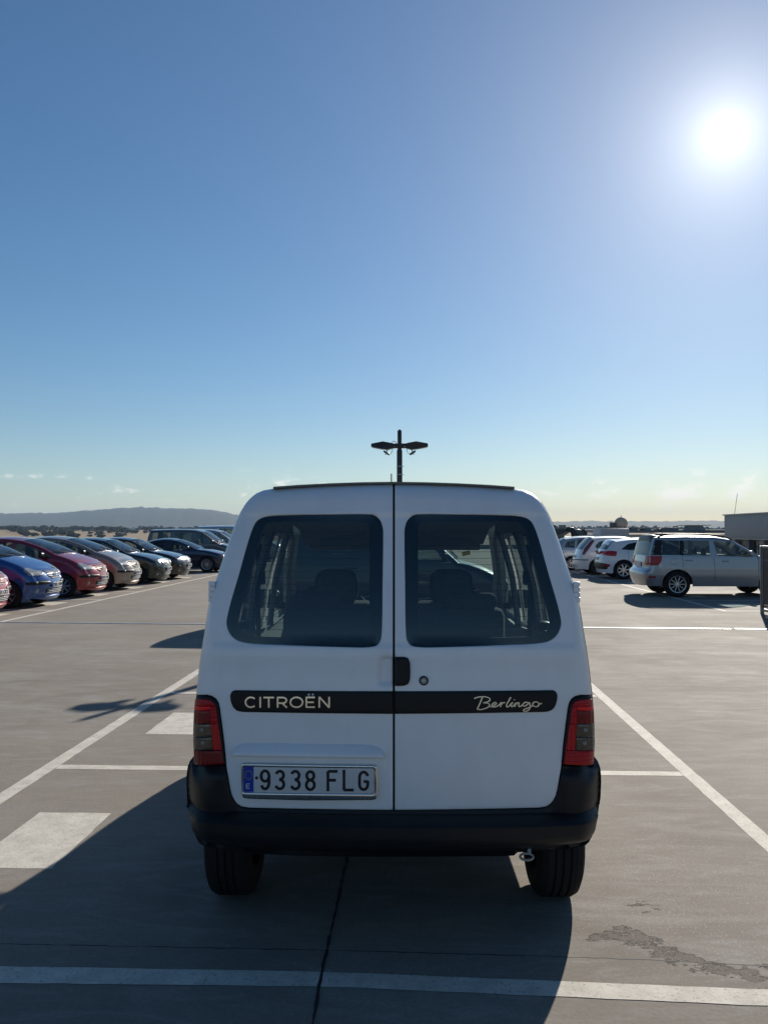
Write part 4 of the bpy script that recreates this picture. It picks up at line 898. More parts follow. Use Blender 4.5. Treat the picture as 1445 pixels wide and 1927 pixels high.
        if s < 0:
            f = lambda P, ins: vmap(S, -.007)(pxs(P), ins)
            def put(ch, x0, x1, y0, y1): return [[(x0 + u * (x1 - x0), y1 - v * (y1 - y0)) for u, v in st] for st in GLYPH[ch]]
            for ch, x0, x1 in (('C', 461.5, 483.5), ('I', 487, 494), ('T', 496.5, 516.5), ('R', 521.5, 541.5), ('O', 546, 571), ('E', 575, 595), ('N', 599.5, 621.5)): ribbon('letter', put(ch, x0, x1, 1310.8, 1331.0), 4.9, .004, f, M_CHROME, mp_, .6)
            for xx in (581.5, 589): 
                bm = bmesh.new()
                q = f(np.array([[xx, 1306.8]]), np.array([-.001]))[0]; bmesh.ops.create_uvsphere(bm, u_segments=12, v_segments=8, radius=.0056, matrix=Matrix.Translation(Vector(q)))
                bmo('umlaut_dot', bm, M_CHROME, mp_)
        else:
            k = lambda P: [(860 + x * .1384, 1290 + y * .1384) for x, y in P]; f = lambda P, ins: vmap(S, -.007)(pxs(P), ins)
            st = [[(345, 145), (322, 200), (297, 260), (268, 318)], [(230, 174), (262, 158), (330, 148), (395, 152), (440, 172), (438, 200), (395, 222), (352, 230), (405, 234), (436, 254), (424, 283), (375, 308), (315, 322), (270, 318)],
                  [(428, 276), (465, 284), (510, 258), (530, 236), (516, 224), (488, 236), (470, 262), (480, 285), (520, 284), (562, 262), (598, 222)], [(600, 222), (592, 252), (584, 288)], [(590, 262), (618, 232), (650, 226)],
                  [(725, 155), (692, 212), (666, 262), (670, 286), (700, 276), (735, 235)], [(750, 222), (730, 260), (734, 283), (765, 268), (796, 228)], [(770, 184), (774, 194)], [(796, 226), (787, 256), (777, 286)], [(784, 262), (815, 232), (838, 232), (832, 258), (836, 282), (865, 272), (895, 245)],
                  [(968, 230), (925, 222), (893, 246), (892, 272), (922, 272), (956, 246), (975, 226), (985, 262), (985, 300), (948, 340), (905, 346), (895, 330), (915, 316), (960, 300), (1010, 275), (1026, 262)],
                  arc(1064, 250, 42, 33, 180, 545, 24), [(1100, 236), (1120, 244), (1146, 238)]]
            ribbon('script_lettering', [k(catmull(q, 6)) for q in st], 3.0, .004, f, mat('satin_chrome', (.62, .58, .50), .22, 1.0), mp_, .6, .55)
            hd = [(742.6, 1236.2), (760, 1236), (768, 1238.5), (771.5, 1247), (772.2, 1262), (771.5, 1278), (768.5, 1287), (760, 1290.3), (742.6, 1290.8)]
            h_ = vanpart('door_handle', [tuple(q) for q in rounded(hd, 2.5, 3)], M_TRIM, d, off=-.016, sp=.012, r=.008, rim=.016)
            q = vmap(S, -.001)(pxs([(797.3, 1281)]), np.zeros(1))[0]; bm = bmesh.new()
            lathe_bm(bm, [(.0185, 0), (.0185, -.004), (.015, -.006), (.0135, -.003)], 24, 'Y', q); lk = bmo('door_lock', bm, M_TRIM, d)
            bm = bmesh.new(); lathe_bm(bm, [(.0128, -.004), (.0118, -.0085), (.0075, -.0085), (.0065, -.004)], 24, 'Y', q); bmo('lock_ring', bm, M_BRIGHT, d)
        # hinge at the outer edge of the leaf
        q = vmap(S, 0)(pxs([(403.5, 1114)]), np.zeros(1))[0]; q[0] *= -s if s > 0 else 1; hx = q[0] - .012 if s < 0 else q[0] + .012
        bm = bmesh.new()
        for kk in range(4): box_bm(bm, (hx, q[1] + .014, q[2] + .0215 * (kk - 1.5)), (.026, .028, .0205), .003)
        bmo('hinge', bm, M_WHITE, d)
    # number plate housing on the left leaf
    dl = [o for o in root.children if o.name.startswith('rear_door')][0]
    rid = [(438.8, 1421.5), (439.6, 1414), (443, 1406.5), (450, 1401), (462, 1398.3), (520, 1397.8), (610, 1399), (690, 1401), (708, 1404), (717, 1410), (721.5, 1418), (723.6, 1425.5), (600, 1424), (500, 1422.6)]
    rid = [tuple(q) for q in rounded(rid, 3, 3)]
    zt_, zb_ = zpx(1398), zpx(1424)
    def SR(x, z): return S(x, z) - .030 * smooth01((zt_ + .012 - z) / (zt_ - zb_)) 
    P2 = pxs(rid)
    panel('plate_lamp_cover', P2, [], lambda P, ins: np.stack([P[:, 0], SR(P[:, 0], P[:, 1]) + ins * 1.0 - VY, P[:, 1]], 1), M_WHITE, dl, .010, .010, .035, flip=True)
    pf = [(455, 1436.5), (458, 1434.4), (475, 1434.2), (700, 1437.6), (707, 1438.6), (710, 1442), (712, 1470), (710.5, 1497), (708, 1502.5), (702, 1503.8), (582, 1504.8), (470, 1501.6), (459, 1500), (456.6, 1496), (455, 1470)]
    hole = [(460.2, 1441.3), (704, 1444.8), (704.3, 1491.5), (460, 1488.8)]
    frame = vanpart('plate_frame', [tuple(q) for q in rounded(pf, 2.5, 3)], M_CHROME, root, off=-.020, holes=[[tuple(q) for q in rounded(hole, 1.5, 3)]], sp=.010, r=.006, rim=.020)
    plate_ = vanpart('number_plate', [(459.6, 1440.6), (705, 1444), (705.2, 1492), (459.4, 1489.4)], M_PLATE, root, off=-.014, sp=.03, r=.001, rim=.010)
    cz = lambda P: [(440 + x * .20761, 1380 + y * .20761) for x, y in P]; fp = lambda P, ins: vmap(S, -.014)(pxs(P), ins)
    vanpart('plate_band', cz([(97, 294), (186, 296), (184, 524), (93, 522)]), M_PLATEBLUE, plate_, off=-.0146, sp=.03, r=0, rim=.003)
    for ch, x0, x1, y0, y1 in (('9', 246, 330, 330, 500), ('3', 383, 464, 333, 499), ('3', 523, 604, 334, 500), ('8', 656, 737, 336, 506), ('F', 845, 948, 331, 516), ('L', 990, 1090, 325, 516), ('G', 1135, 1220, 339, 508)):
        ribbon('plate_character', [cz([(x0 + u * (x1 - x0), y1 - v * (y1 - y0)) for u, v in g]) for g in GLYPH[ch]], 27 * .2076, .0012, fp, M_INK, plate_, .9)
    st = [cz([(116 + u * 38, 494 - v * 46) for u, v in g]) for g in GLYPH['E']]; ribbon('country_letter', st, 1.7, .001, lambda P, ins: vmap(S, -.0148)(pxs(P), ins), M_PLATE, plate_)
    bm = bmesh.new()
    for kk in range(12):
        t = kk * math.pi / 6; q = vmap(S, -.0155)(pxs(cz([(140 + 34 * math.cos(t), 370 + 38 * math.sin(t))])), np.zeros(1))[0]; bmesh.ops.create_circle(bm, cap_ends=True, segments=5, radius=.0022, matrix=Matrix.Translation(Vector(q)) @ Matrix.Rotation(R(90), 4, 'X'))
    bmo('ring_of_stars', bm, mat('star_gold', (.5, .38, .05), .5), plate_)['kind'] = 'stuff'
    for x, y in ((212, 397), (1252, 428)):
        q = fp(np.array(cz([(x, y)])), np.zeros(1))[0]; bm = bmesh.new(); lathe_bm(bm, [(.0065, 0), (.006, -.002), (.001, -.003)], 14, 'Y', q); bmo('screw', bm, M_STEEL if x < 500 else M_PLATE, plate_)
    # thin script on the frame's lower rail and its corner perforations
    scr = [[(556, 578), (575, 583), (590, 560), (598, 562), (585, 585)], [(600, 580), (608, 571), (614, 580), (622, 571), (628, 580), (640, 572)], [(672, 582), (690, 560), (705, 562), (694, 572), (706, 576), (692, 584), (672, 582)], [(710, 580), (722, 572), (728, 581), (738, 573), (746, 581), (756, 566), (752, 582), (768, 574), (776, 581), (800, 573)]]
    ribbon('frame_script', [cz(catmull(q, 4)) for q in scr], .55, .0006, lambda P, ins: vmap(S, -.0205)(pxs(P), ins), M_INK, frame)
    bm = bmesh.new()
    for x, y in ((132, 562), (175, 561), (215, 561), (1150, 573), (1191, 574), (1232, 574)):
        q = vmap(S, -.0205)(pxs(cz([(x, y)])), np.zeros(1))[0]; bmesh.ops.create_circle(bm, cap_ends=True, segments=10, radius=.0038, matrix=Matrix.Translation(Vector(q)) @ Matrix.Rotation(R(90), 4, 'X'))
    bmo('frame_holes', bm, mat('frame_hole_grey', (.2, .2, .2), .5, .5), frame)['kind'] = 'stuff'
    # dark gap behind the seam, cross rail under the roof lip
    sp_ = pxs([(741, y) for y in np.linspace(912, 1526, 24)]); V = []; sg = []
    for x, z in sp_:
        y = S(np.array([0.0]), np.array([z]))[0] + .022 - VY; V += [(-.03, y, z), (.03, y, z)]
    mesh('door_seal', V, [(2 * i, 2 * i + 1, 2 * i + 3, 2 * i + 2) for i in range(len(sp_) - 1)], M_SEAL, root)
    lip_t = [(514, 915.8), (560, 912.4), (620, 909.3), (680, 907.3), (741, 906.5)]; lip_b = [(514, 919.0), (560, 915.9), (620, 912.9), (680, 910.9), (741, 910.1)]
    lp = lip_t + [(1482 - x, y) for x, y in lip_t[::-1][1:]]; lb = lip_b + [(1482 - x, y) for x, y in lip_b[::-1][1:]]
    sl_ = vray(*np.array(lp).T); slb = vray(*np.array(lb).T); Y = 3.27 + .20 + .035; V = []
    for a_, b2 in zip(sl_, slb):
        V += [(a_[0] * (Y - .02), Y - .02 - VY, H + a_[1] * (Y - .02)), (b2[0] * (Y - .02), Y - .02 - VY, H + b2[1] * (Y - .02)), (b2[0] * (Y + .06), Y + .06 - VY, H + b2[1] * Y - .006), (a_[0] * (Y + .10), Y + .10 - VY, H + a_[1] * (Y - .02) - .002)]
    n = len(lp); mesh('roof_lip', V, [(i * 4 + k, i * 4 + (k + 1) % 4, i * 4 + 4 + (k + 1) % 4, i * 4 + 4 + k) for i in range(n - 1) for k in range(4)] + [(0, 1, 2, 3), (4 * n - 1, 4 * n - 2, 4 * n - 3, 4 * n - 4)], mat('lip_grey', (.14, .14, .125), .5), root, 30)
    # ---- tail lamps
    lo = [(369.2, 1309.2), (389, 1310), (398, 1312.7), (405, 1317), (409.4, 1323.7), (412, 1334), (416.3, 1366), (420.5, 1400), (424, 1439), (366.4, 1439), (364.3, 1400), (364.8, 1365), (366.5, 1335)]
    zones = [('lamp_glass', [(368.4, 1314.5), (389, 1315.6), (397, 1318), (403.4, 1322), (406.5, 1328.3), (397, 1327.8), (370, 1326.8), (366.9, 1326.8)], M_RED), ('lamp_glass', [(366.9, 1327), (397, 1328), (397.5, 1335.8), (366.3, 1335.4)], M_REDB), ('lamp_glass', [(366.3, 1335.7), (397.5, 1336), (396.5, 1361), (365, 1360.4)], M_REDD), ('lamp_glass', [(397.4, 1328), (406.8, 1328.6), (409.5, 1345), (411.1, 1361), (396.8, 1361.2)], M_RED),
             ('lamp_glass', [(365, 1361), (396.4, 1362), (399.8, 1385.8), (364.4, 1385.2)], M_CLEAR), ('lamp_glass', [(364.4, 1386.2), (399.9, 1386.8), (401, 1411), (365.2, 1409.2)], M_CLEAR), ('lamp_glass', [(397, 1361.8), (411.2, 1361.6), (416.6, 1397.5), (418.7, 1411), (401.6, 1411.2)], M_REDV), ('lamp_glass', [(365.2, 1409.8), (418.8, 1411.7), (421.8, 1437.3), (366.6, 1437)], M_REDD)]
    for s in (-1, 1):
        A = lo if s < 0 else mir(lo); M_LENSGLASS = glass('lamp_cover', (.80, .80, .80), .06); hs = vanpart('tail_lamp', [tuple(q) for q in rounded(A, 2, 3)], M_TRIM, root, off=-.006, sp=.012, r=.006, rim=.045)
        for nm, P, mm in zones: vanpart(nm, [tuple(q) for q in rounded(P if s < 0 else mir(P), .8, 2)], (M_LENSGLASS if mm is M_CLEAR else M_RED if mm is M_REDD and s > 0 and P[0][1] > 1400 else mm), hs, off=-.013, sp=.010, r=.003, rim=.007)
        for P in (zones[4][1], zones[5][1]):
            vanpart('reflector', [tuple(q) for q in rounded(P if s < 0 else mir(P), .8, 2)], M_CLEAR, hs, off=-.0075, sp=.012, r=.001, rim=.003)
            cx_, cy_ = np.mean(P, 0); q = vmap(S, -.0085)(pxs([(cx_ if s < 0 else 1482 - cx_, cy_)]), np.zeros(1))[0]; bm = bmesh.new(); bmesh.ops.create_uvsphere(bm, u_segments=14, v_segments=8, radius=1, matrix=Matrix.Translation(Vector(q)) @ Matrix.Diagonal((.009, .003, .009, 1))); bmo('bulb', bm, M_BRIGHT, hs)
    # ---- bumper
    bl = [(364.8, 1441), (363.8, 1424), (357, 1433), (353, 1443), (350.8, 1459), (350.4, 1472), (351.4, 1497), (353.2, 1515), (354.2, 1524), (355.8, 1534), (360, 1554), (368.5, 1577), (373, 1585.5), (379, 1590.8), (392, 1595.5), (420, 1601), (470, 1606.5), (549, 1611.5), (640, 1613.2), (741, 1613.5)]
    bo = bl + [(1482 - x, y) for x, y in bl[::-1][1:]]
    k0 = bo.index((1482 - 470, 1606.5)); bo = bo[:k0 - 1] + [(940, 1612.6), (967, 1611.5), (974, 1605), (1012, 1603.5)] + bo[k0 + 1:]
    bi_l = [(741, 1526.6), (600, 1525), (470, 1522.6), (455, 1520.6), (446, 1515.8), (440, 1508.5), (434.8, 1498.5), (431.8, 1487), (424.4, 1441)]
    bi = [(1482 - x, y) for x, y in bi_l[::-1][:-1]] + bi_l
    sb0 = lambda x, z: 3.215 + .03 + .1 + 0 * z
    BS = px2xz(np.array(bl + [(1482 - x, y) for x, y in bl[::-1][1:]]), lambda x, z: 3.30 + .06 * (np.abs(x) / .8) ** 2 + 0 * z)
    BB = BS
    zb1, zb0, zg = zpx(1528), zpx(1552, 3.22), zpx(1522, 3.3)
    def SB(x, z):
        d = polydist(np.stack([x, z], 1), BB, False)
        p = .078 * smooth01((zb1 + .004 - z) / (zb1 - zb0)) * smooth01((.93 - np.abs(x)) / .10)
        pc = .030 * smooth01((np.abs(x) - .60) / .10) * smooth01((z - zb0) / .03) * smooth01((zpx(1446) - z) / .03)
        gr = .006 * np.exp(-((z - zg) / .006) ** 2) * smooth01((np.abs(x) - .66) / .04)
        lowr = .06 * smooth01((zpx(1575, 3.2) - z) / .09) ** 2
        return 3.262 + .055 * (np.abs(x) / .8) ** 2.6 - np.maximum(p, pc) + gr + lowr + np.clip(.11 - d, 0, 1) ** 2 / .11 * .95
    bp_px = np.array(bo + bi); P2 = px2xz(bp_px, SB)
    panel('bumper', P2, [], vmap(SB, 0), M_BLACKPL, root, .016, .003, .05, flip=True)
    nb = len(bl); bz = BS[:nb, 1]; bx = -BS[:nb, 0]; oo = np.argsort(bz); bz, bx = bz[oo], bx[oo]
    for s in (-1, 1):                               # bumper ends running forward to the wheel arch
        V = []; zz = np.linspace(.43, .735, 11); yy = np.linspace(3.385, 3.55, 5)
        for a_ in yy:
            for z in zz: V.append((s * (np.interp(z, bz, bx) * (1 - .004) + .02 * (a_ - 3.385)), a_ - VY, z))
        mesh('bumper_end', V, [(i * 11 + j, i * 11 + j + 1, i * 11 + 12 + j, i * 11 + 11 + j) for i in range(4) for j in range(10)], M_BLACKPL, root)
    # underside: axle beam, exhaust box, towing eye
    bm = bmesh.new(); tube_bm(bm, [(-.74, y_(3.86), .30), (.74, y_(3.86), .30)], .05, 10); box_bm(bm, (.1, y_(3.62), .40), (1.05, .42, .10), .03); box_bm(bm, (0, y_(4.6), .33), (1.1, 1.3, .12), .03); bmo('rear_axle', bm, M_DARK, root)
    s_ = vray(991, 1613) * 3.34; q = (s_[0], 3.34 - VY, H + s_[1]); bm = bmesh.new()
    tube_bm(bm, [(q[0] + (.026) * math.cos(t), q[1] + .008 * math.sin(t), q[2] + .010 * math.sin(t)) for t in np.linspace(0, 2 * math.pi, 21)], .0052, 8); tube_bm(bm, [(q[0] + .012, q[1] + .01, q[2] + .008), (q[0] + .012, q[1] + .03, q[2] + .06)], .008, 8); bmo('towing_eye', bm, mat('worn_hook', (.35, .35, .34), .5, .4), root)
    mirrors(c, y_(6.05), 1.12, M_TRIM)
    both(c, 'headlight', [(.36, .78), (.45, .66), (.68, .68), (.72, .84), (.60, .88)], 'F', M_HEAD, off=.012, r=.02, rr=.03)
    patch(c, 'front_bumper', [(-.74, .58), (.74, .58), (.70, .30), (-.70, .30)], 'F', M_BLACKPL, off=.03, r=.03, rr=.04)
    for a in 'LR': strip(c, 'side_strip', [(y_(4.3), .58), (y_(5.2), .58), (y_(6.0), .58)], a, .09, M_BLACKPL, off=.012)
    for a in 'LR': strip(c, 'door_seam', [(y_(5.24), .36), (y_(5.25), 1.0), (y_(5.24), 1.68)], a, .007, M_SEAL, off=.0015, rim=.002)
    wipers(c, y_(6.33), 1.07)
    return c
build_van()
# ---------------------------------------------------------------- parked vehicles
def Yat(px, x): d = ray(px, 1040.0); return float(d[1] / d[0] * x)
P_BLUE = paint('blue_paint', (.006, .070, .26), .35, .3); P_RED = paint('cherry_paint', (.27, .007, .018), .3, .32); P_BEIGE = paint('champagne_paint', (.31, .25, .20), .5, .35)
P_GREEN = paint('dark_green_paint', (.010, .018, .018), .3, .3); P_BLACK = paint('black_paint', (.007, .008, .010), 0, .3); P_NAVY = paint('navy_paint', (.008, .014, .045), .35, .3)
P_TAUPE = paint('taupe_paint', (.075, .070, .072), .5, .35); P_SILVER = paint('silver_paint', (.29, .305, .33), .7, .36); P_CARWHITE = paint('car_white_paint', (.70, .71, .72), 0, .35); P_ROSE = paint('rose_red_paint', (.33, .02, .045), .2, .32); P_PALE = paint('pale_silver_paint', (.42, .44, .46), .6, .34); P_CHAR = paint('charcoal_paint', (.012, .016, .019), .3, .35)
GL = 'cars parked nose out along the left row'; GR = 'cars parked nose in along the right row'
def left_car(spec, nose_px, nose_x, label, pm, cat='car', name='parked_car', Y=None):
    Y = Y if Y is not None else Yat(nose_px, nose_x)
    return car(name, label, cat, GL, spec, (nose_x - spec['edge'][0][1][2][0] - .20, Y, 0), R(-90), pm)
SR_ = spec_rounded_hatch
c = left_car(SR_(), 9, -7.95, 'rose red hatchback of which only the nose shows at the left edge of the photo', P_ROSE); dress_rounded(c, '4471 CKT')
c = left_car(SR_(), 112, -7.95, 'bright blue rounded hatchback parked nose out with headlamps and chevron grille', P_BLUE); dress_rounded(c, '7202 CNW')
c = left_car(SR_(), 201, -7.95, 'dark cherry red rounded hatchback parked between the blue and the champagne one', P_RED); dress_rounded(c, '7433 CNY')
c = left_car(SR_(), 264, -7.95, 'champagne beige rounded hatchback parked beside the cherry red one', P_BEIGE); dress_rounded(c, '1341 CPT')
c = left_car(spec_neat_hatch(), 322, -7.90, 'dark green hatchback with round twin headlamps next to the champagne hatchback', P_GREEN); dress_neat(c, '7254 BSD')
c = left_car(spec_neat_hatch(), 360, -7.90, 'black hatchback with swept single headlamps next to the dark green one', P_BLACK); dress_neat(c, '3186 FHJ', False)
c = left_car(spec_coupe(), 424, -7.47, 'navy blue coupe with many-spoked alloy wheels left of the white van', P_NAVY, Y=33.9)
dress_plain(c, '6620 DKL', .60, .74, hl=[(.45, .62), (.55, .56), (.80, .58), (.84, .68), (.70, .72)], hnd=((-.30, .80),), seams=((-.46, .30, .87), (.82, .45, .90)), mir=(.55, .95), grille=((-.25, .25), (.64, .55)), amber=True)
c = left_car(spec_minivan(), 0, -7.95, 'tall taupe grey people carrier parked behind the navy coupe', P_TAUPE, 'van', 'people_carrier', Y=38.2)
dress_plain(c, '2259 DGV', .72, .72, hnd=((.28, .98), (-.80, .98)), seams=((.06, .3, 1.6), (-.92, .4, 1.6)), mir=(.98, 1.15)); wipers(c, 1.25, 1.07)
c = left_car(spec_minivan(), 0, -7.95, 'silver people carrier just beyond the taupe one', P_SILVER, 'van', 'people_carrier', Y=41.6)
dress_plain(c, '9902 CVX', .72, .72, hnd=((.28, .98), (-.80, .98)), seams=((.06, .3, 1.6),), mir=(.98, 1.15)); wipers(c, 1.25, 1.07)
s_ = spec_minivan(); c = left_car(s_, 0, -7.6, 'pale high-roofed people carrier farthest along the left row beside the van edge', P_PALE, 'van', 'people_carrier', Y=46.0); c.root.scale = (1.12, 1.12, 1.12)
dress_plain(c, '5518 DBF', .72, .72, hnd=((.28, .98),), mir=(.98, 1.15))
def right_car(spec, xc, Y, label, pm, cat='car', name='parked_car'): return car(name, label, cat, GR, spec, (xc, Y, 0), R(-90), pm)
# silver crossover
c = right_car(spec_suv(), 7.80, 21.95, 'boxy silver crossover with black roof rails parked on the right', P_SILVER, 'car', 'parked_crossover')
both(c, 'tail_light', [(-1.64, 1.03), (-1.955, 1.03), (-1.97, .86), (-1.93, .79), (-1.74, .80), (-1.66, .90)], 'L', M_REDCAR, off=.012, r=.012, rr=.02)
both(c, 'tail_light', [(.50, 1.03), (.76, 1.03), (.76, .80), (.56, .80)], 'B', M_REDCAR, off=.012, rr=.02)
both(c, 'reflector', [(-1.80, .52), (-1.98, .525), (-1.98, .485), (-1.80, .475)], 'L', M_REDCAR, off=.006)
common_side(c, [(-.98, .92), (-.08, .90)], [(-.36, .34, 1.0), (-1.14, .74, 1.02), (.72, .60, 1.0)])
both(c, 'fuel_flap', arc(-1.36, .90, .095, .085, 0, 352, 20), 'L', P_SILVER, off=.003, r=.003)
for a in 'LR':
    strip(c, 'wheel_arch_trim', arc(-1.27, .325, .405, .405, 12, 168, 20), a, .05, P_SILVER, off=.012); strip(c, 'wheel_arch_trim', arc(1.10, .325, .405, .405, 12, 168, 20), a, .05, P_SILVER, off=.012)
    strip(c, 'sill_trim', [(-.85, .36), (0, .36), (.68, .36)], a, .05, P_SILVER, off=.015)
    strip(c, 'pillar_trim', [(-1.155, 1.05), (-1.145, 1.25), (-1.14, 1.42)], a, .11, M_TRIM, off=.003)
    patch(c, 'pillar_trim', [(-1.585, 1.43), (-1.645, 1.05), (-1.90, 1.055), (-1.85, 1.27), (-1.785, 1.435)], a, M_TRIM, off=.004, r=0, rim=.004, sp=.05)
for s in (-1, 1):
    xs = s * (c.Wd * .80); pts = [(xs, .62, 1.25)] + [(xs * (1 - 0 * t), y, z) for y, z, t in ((.12, 1.45, 0), (-.1, 1.53, 0), (-.5, 1.57, 0), (-1.05, 1.582, 0), (-1.5, 1.572, 0), (-1.72, 1.50, 0))]
    p2 = catmull(pts[1:], 5); tube('roof_rail', p2, .022, M_TRIM, c.root, 8)
plate(c, 'B', 0, .80, '', .5, .11, .012, False)
patch(c, 'spoiler', [(-.60, -1.72), (.60, -1.72), (.55, -1.86), (-.55, -1.86)], 'T', M_TRIM, off=.035, r=.01, rim=.05)
tube('antenna', [(0, -1.35, 1.56), (0, -1.50, 1.72)], .007, M_TRIM, c.root, 6); mirrors(c, .50, 1.06, P_SILVER)
both(c, 'headlight', [(.46, .74), (.80, .74), (.80, .86), (.52, .86)], 'F', M_HEAD, off=.012, rr=.02); wipers(c, .80, 1.02)
# white hatchback
c = right_car(spec_lowhatch(), 8.38, 29.62, 'white five-door hatchback with flower-spoke alloys beside the silver crossover', P_CARWHITE)
both(c, 'tail_light', [(-1.50, .965), (-1.70, .985), (-1.99, .965), (-1.99, .84), (-1.70, .80), (-1.54, .80)], 'L', M_REDCAR, off=.012, r=.012, rr=.03)
both(c, 'tail_light', [(.50, .95), (.80, .96), (.80, .84), (.56, .84)], 'B', M_REDCAR, off=.012, rr=.02)
patch(c, 'rear_valance', [(-.70, .56), (.70, .56), (.74, .34), (-.74, .34)], 'B', M_BLACKPL, off=.012, rr=.04)
both(c, 'rear_valance', [(-1.78, .52), (-2.0, .56), (-2.0, .34), (-1.84, .34)], 'L', M_BLACKPL, off=.010, rr=.03); both(c, 'reflector', [(-1.74, .52), (-1.90, .53), (-1.89, .42), (-1.76, .44)], 'L', M_REDCAR, off=.016, rr=.02)
patch(c, 'spoiler', [(-.56, -1.50), (.56, -1.50), (.52, -1.74), (-.52, -1.74)], 'T', P_CARWHITE, off=.03, r=.01, rim=.04)
common_side(c, [(-.85, .88), (.20, .86)], [(-.20, .3, .93), (-1.12, .62, 1.0), (.95, .5, .94)]); mirrors(c, .68, .98); plate(c, 'B', 0, .70, '', .5, .11, .012, False)
tube('antenna', [(0, -1.2, 1.38), (0, -1.32, 1.47)], .007, M_TRIM, c.root, 6)
# three-door with lamps in the pillars
c = right_car(spec_threedoor(), 8.06, 32.55, 'white three-door hatchback with tall red lamps in its rear pillars', P_CARWHITE)
both(c, 'tail_light', [(-1.29, 1.30), (-1.40, 1.33), (-1.70, 1.00), (-1.80, .76), (-1.70, .76), (-1.52, .98)], 'L', mat('dull_red_lens', (.12, .012, .016), .25, 0, 1.0), off=.012, r=.01, rr=.03)
both(c, 'bumper_strip', [(-1.56, .585), (-1.93, .585), (-1.93, .55), (-1.56, .55)], 'L', M_BLACKPL, off=.014, r=.01); patch(c, 'bumper_strip', [(-.74, .585), (.74, .585), (.74, .55), (-.74, .55)], 'B', M_BLACKPL, off=.016, r=.01)
both(c, 'side_strip', [(-.85, .62), (.85, .62), (.85, .55), (-.85, .55)], 'L', M_BLACKPL, off=.012, r=.01)
common_side(c, [(-.10, .80)], [(-.20, .3, .90), (.92, .45, .92)]); mirrors(c, .66, .96, M_TRIM); plate(c, 'B', 0, .68, '', .5, .11, .012, False)
c = right_car(spec_neat_hatch(), 7.80, 36.35, 'pale silver car half hidden by the white van beyond the three-door hatchback', P_PALE)
dress_neat(c, '0843 CRR'); 
for o in list(c.root.children):
    if o.name.startswith('wheel'):
        for q in o.children:
            if q.name.startswith('rim'): q.data.materials[0] = M_ALLOY
# charcoal panel van parked across the next bays, seen through the windows
s_ = spec_minivan(); s_['windows'] = s_['windows'][:1]; s_['L'] = 4.2; s_['H'] = 1.84; s_['edge'] = [(n, [(y, z * (1.04 if z > 1.2 else 1.0), r) for y, z, r in P]) for n, P in s_['edge']]
c = car('panel_van', 'charcoal panel van parked crosswise ahead and seen only through the windows of the white van', 'van', None, s_, (-.48, 16.0, 0), R(-90), P_CHAR)
dress_plain(c, '3341 DRW', .72, .72, hnd=((.28, .98), (-.7, .98)), seams=((.06, .3, 1.6), (-.92, .4, 1.6)), mir=(.98, 1.15)); wipers(c, 1.25, 1.07)
q = cast(c, 'R', [(-.95, 1.315)])[0]; M_LET = mat('side_lettering', (.32, .33, .33), .5)
for dz, s, t in ((0, .085, 'PROPERTIES'), (-.085, .05, 'MENORCA')): font_text('lettering', t, s, M_LET, c.root, (q[0] + .006 + (-.0 if dz == 0 else .012), -.95, 1.315 + dz), (R(90), 0, R(90)), .001)
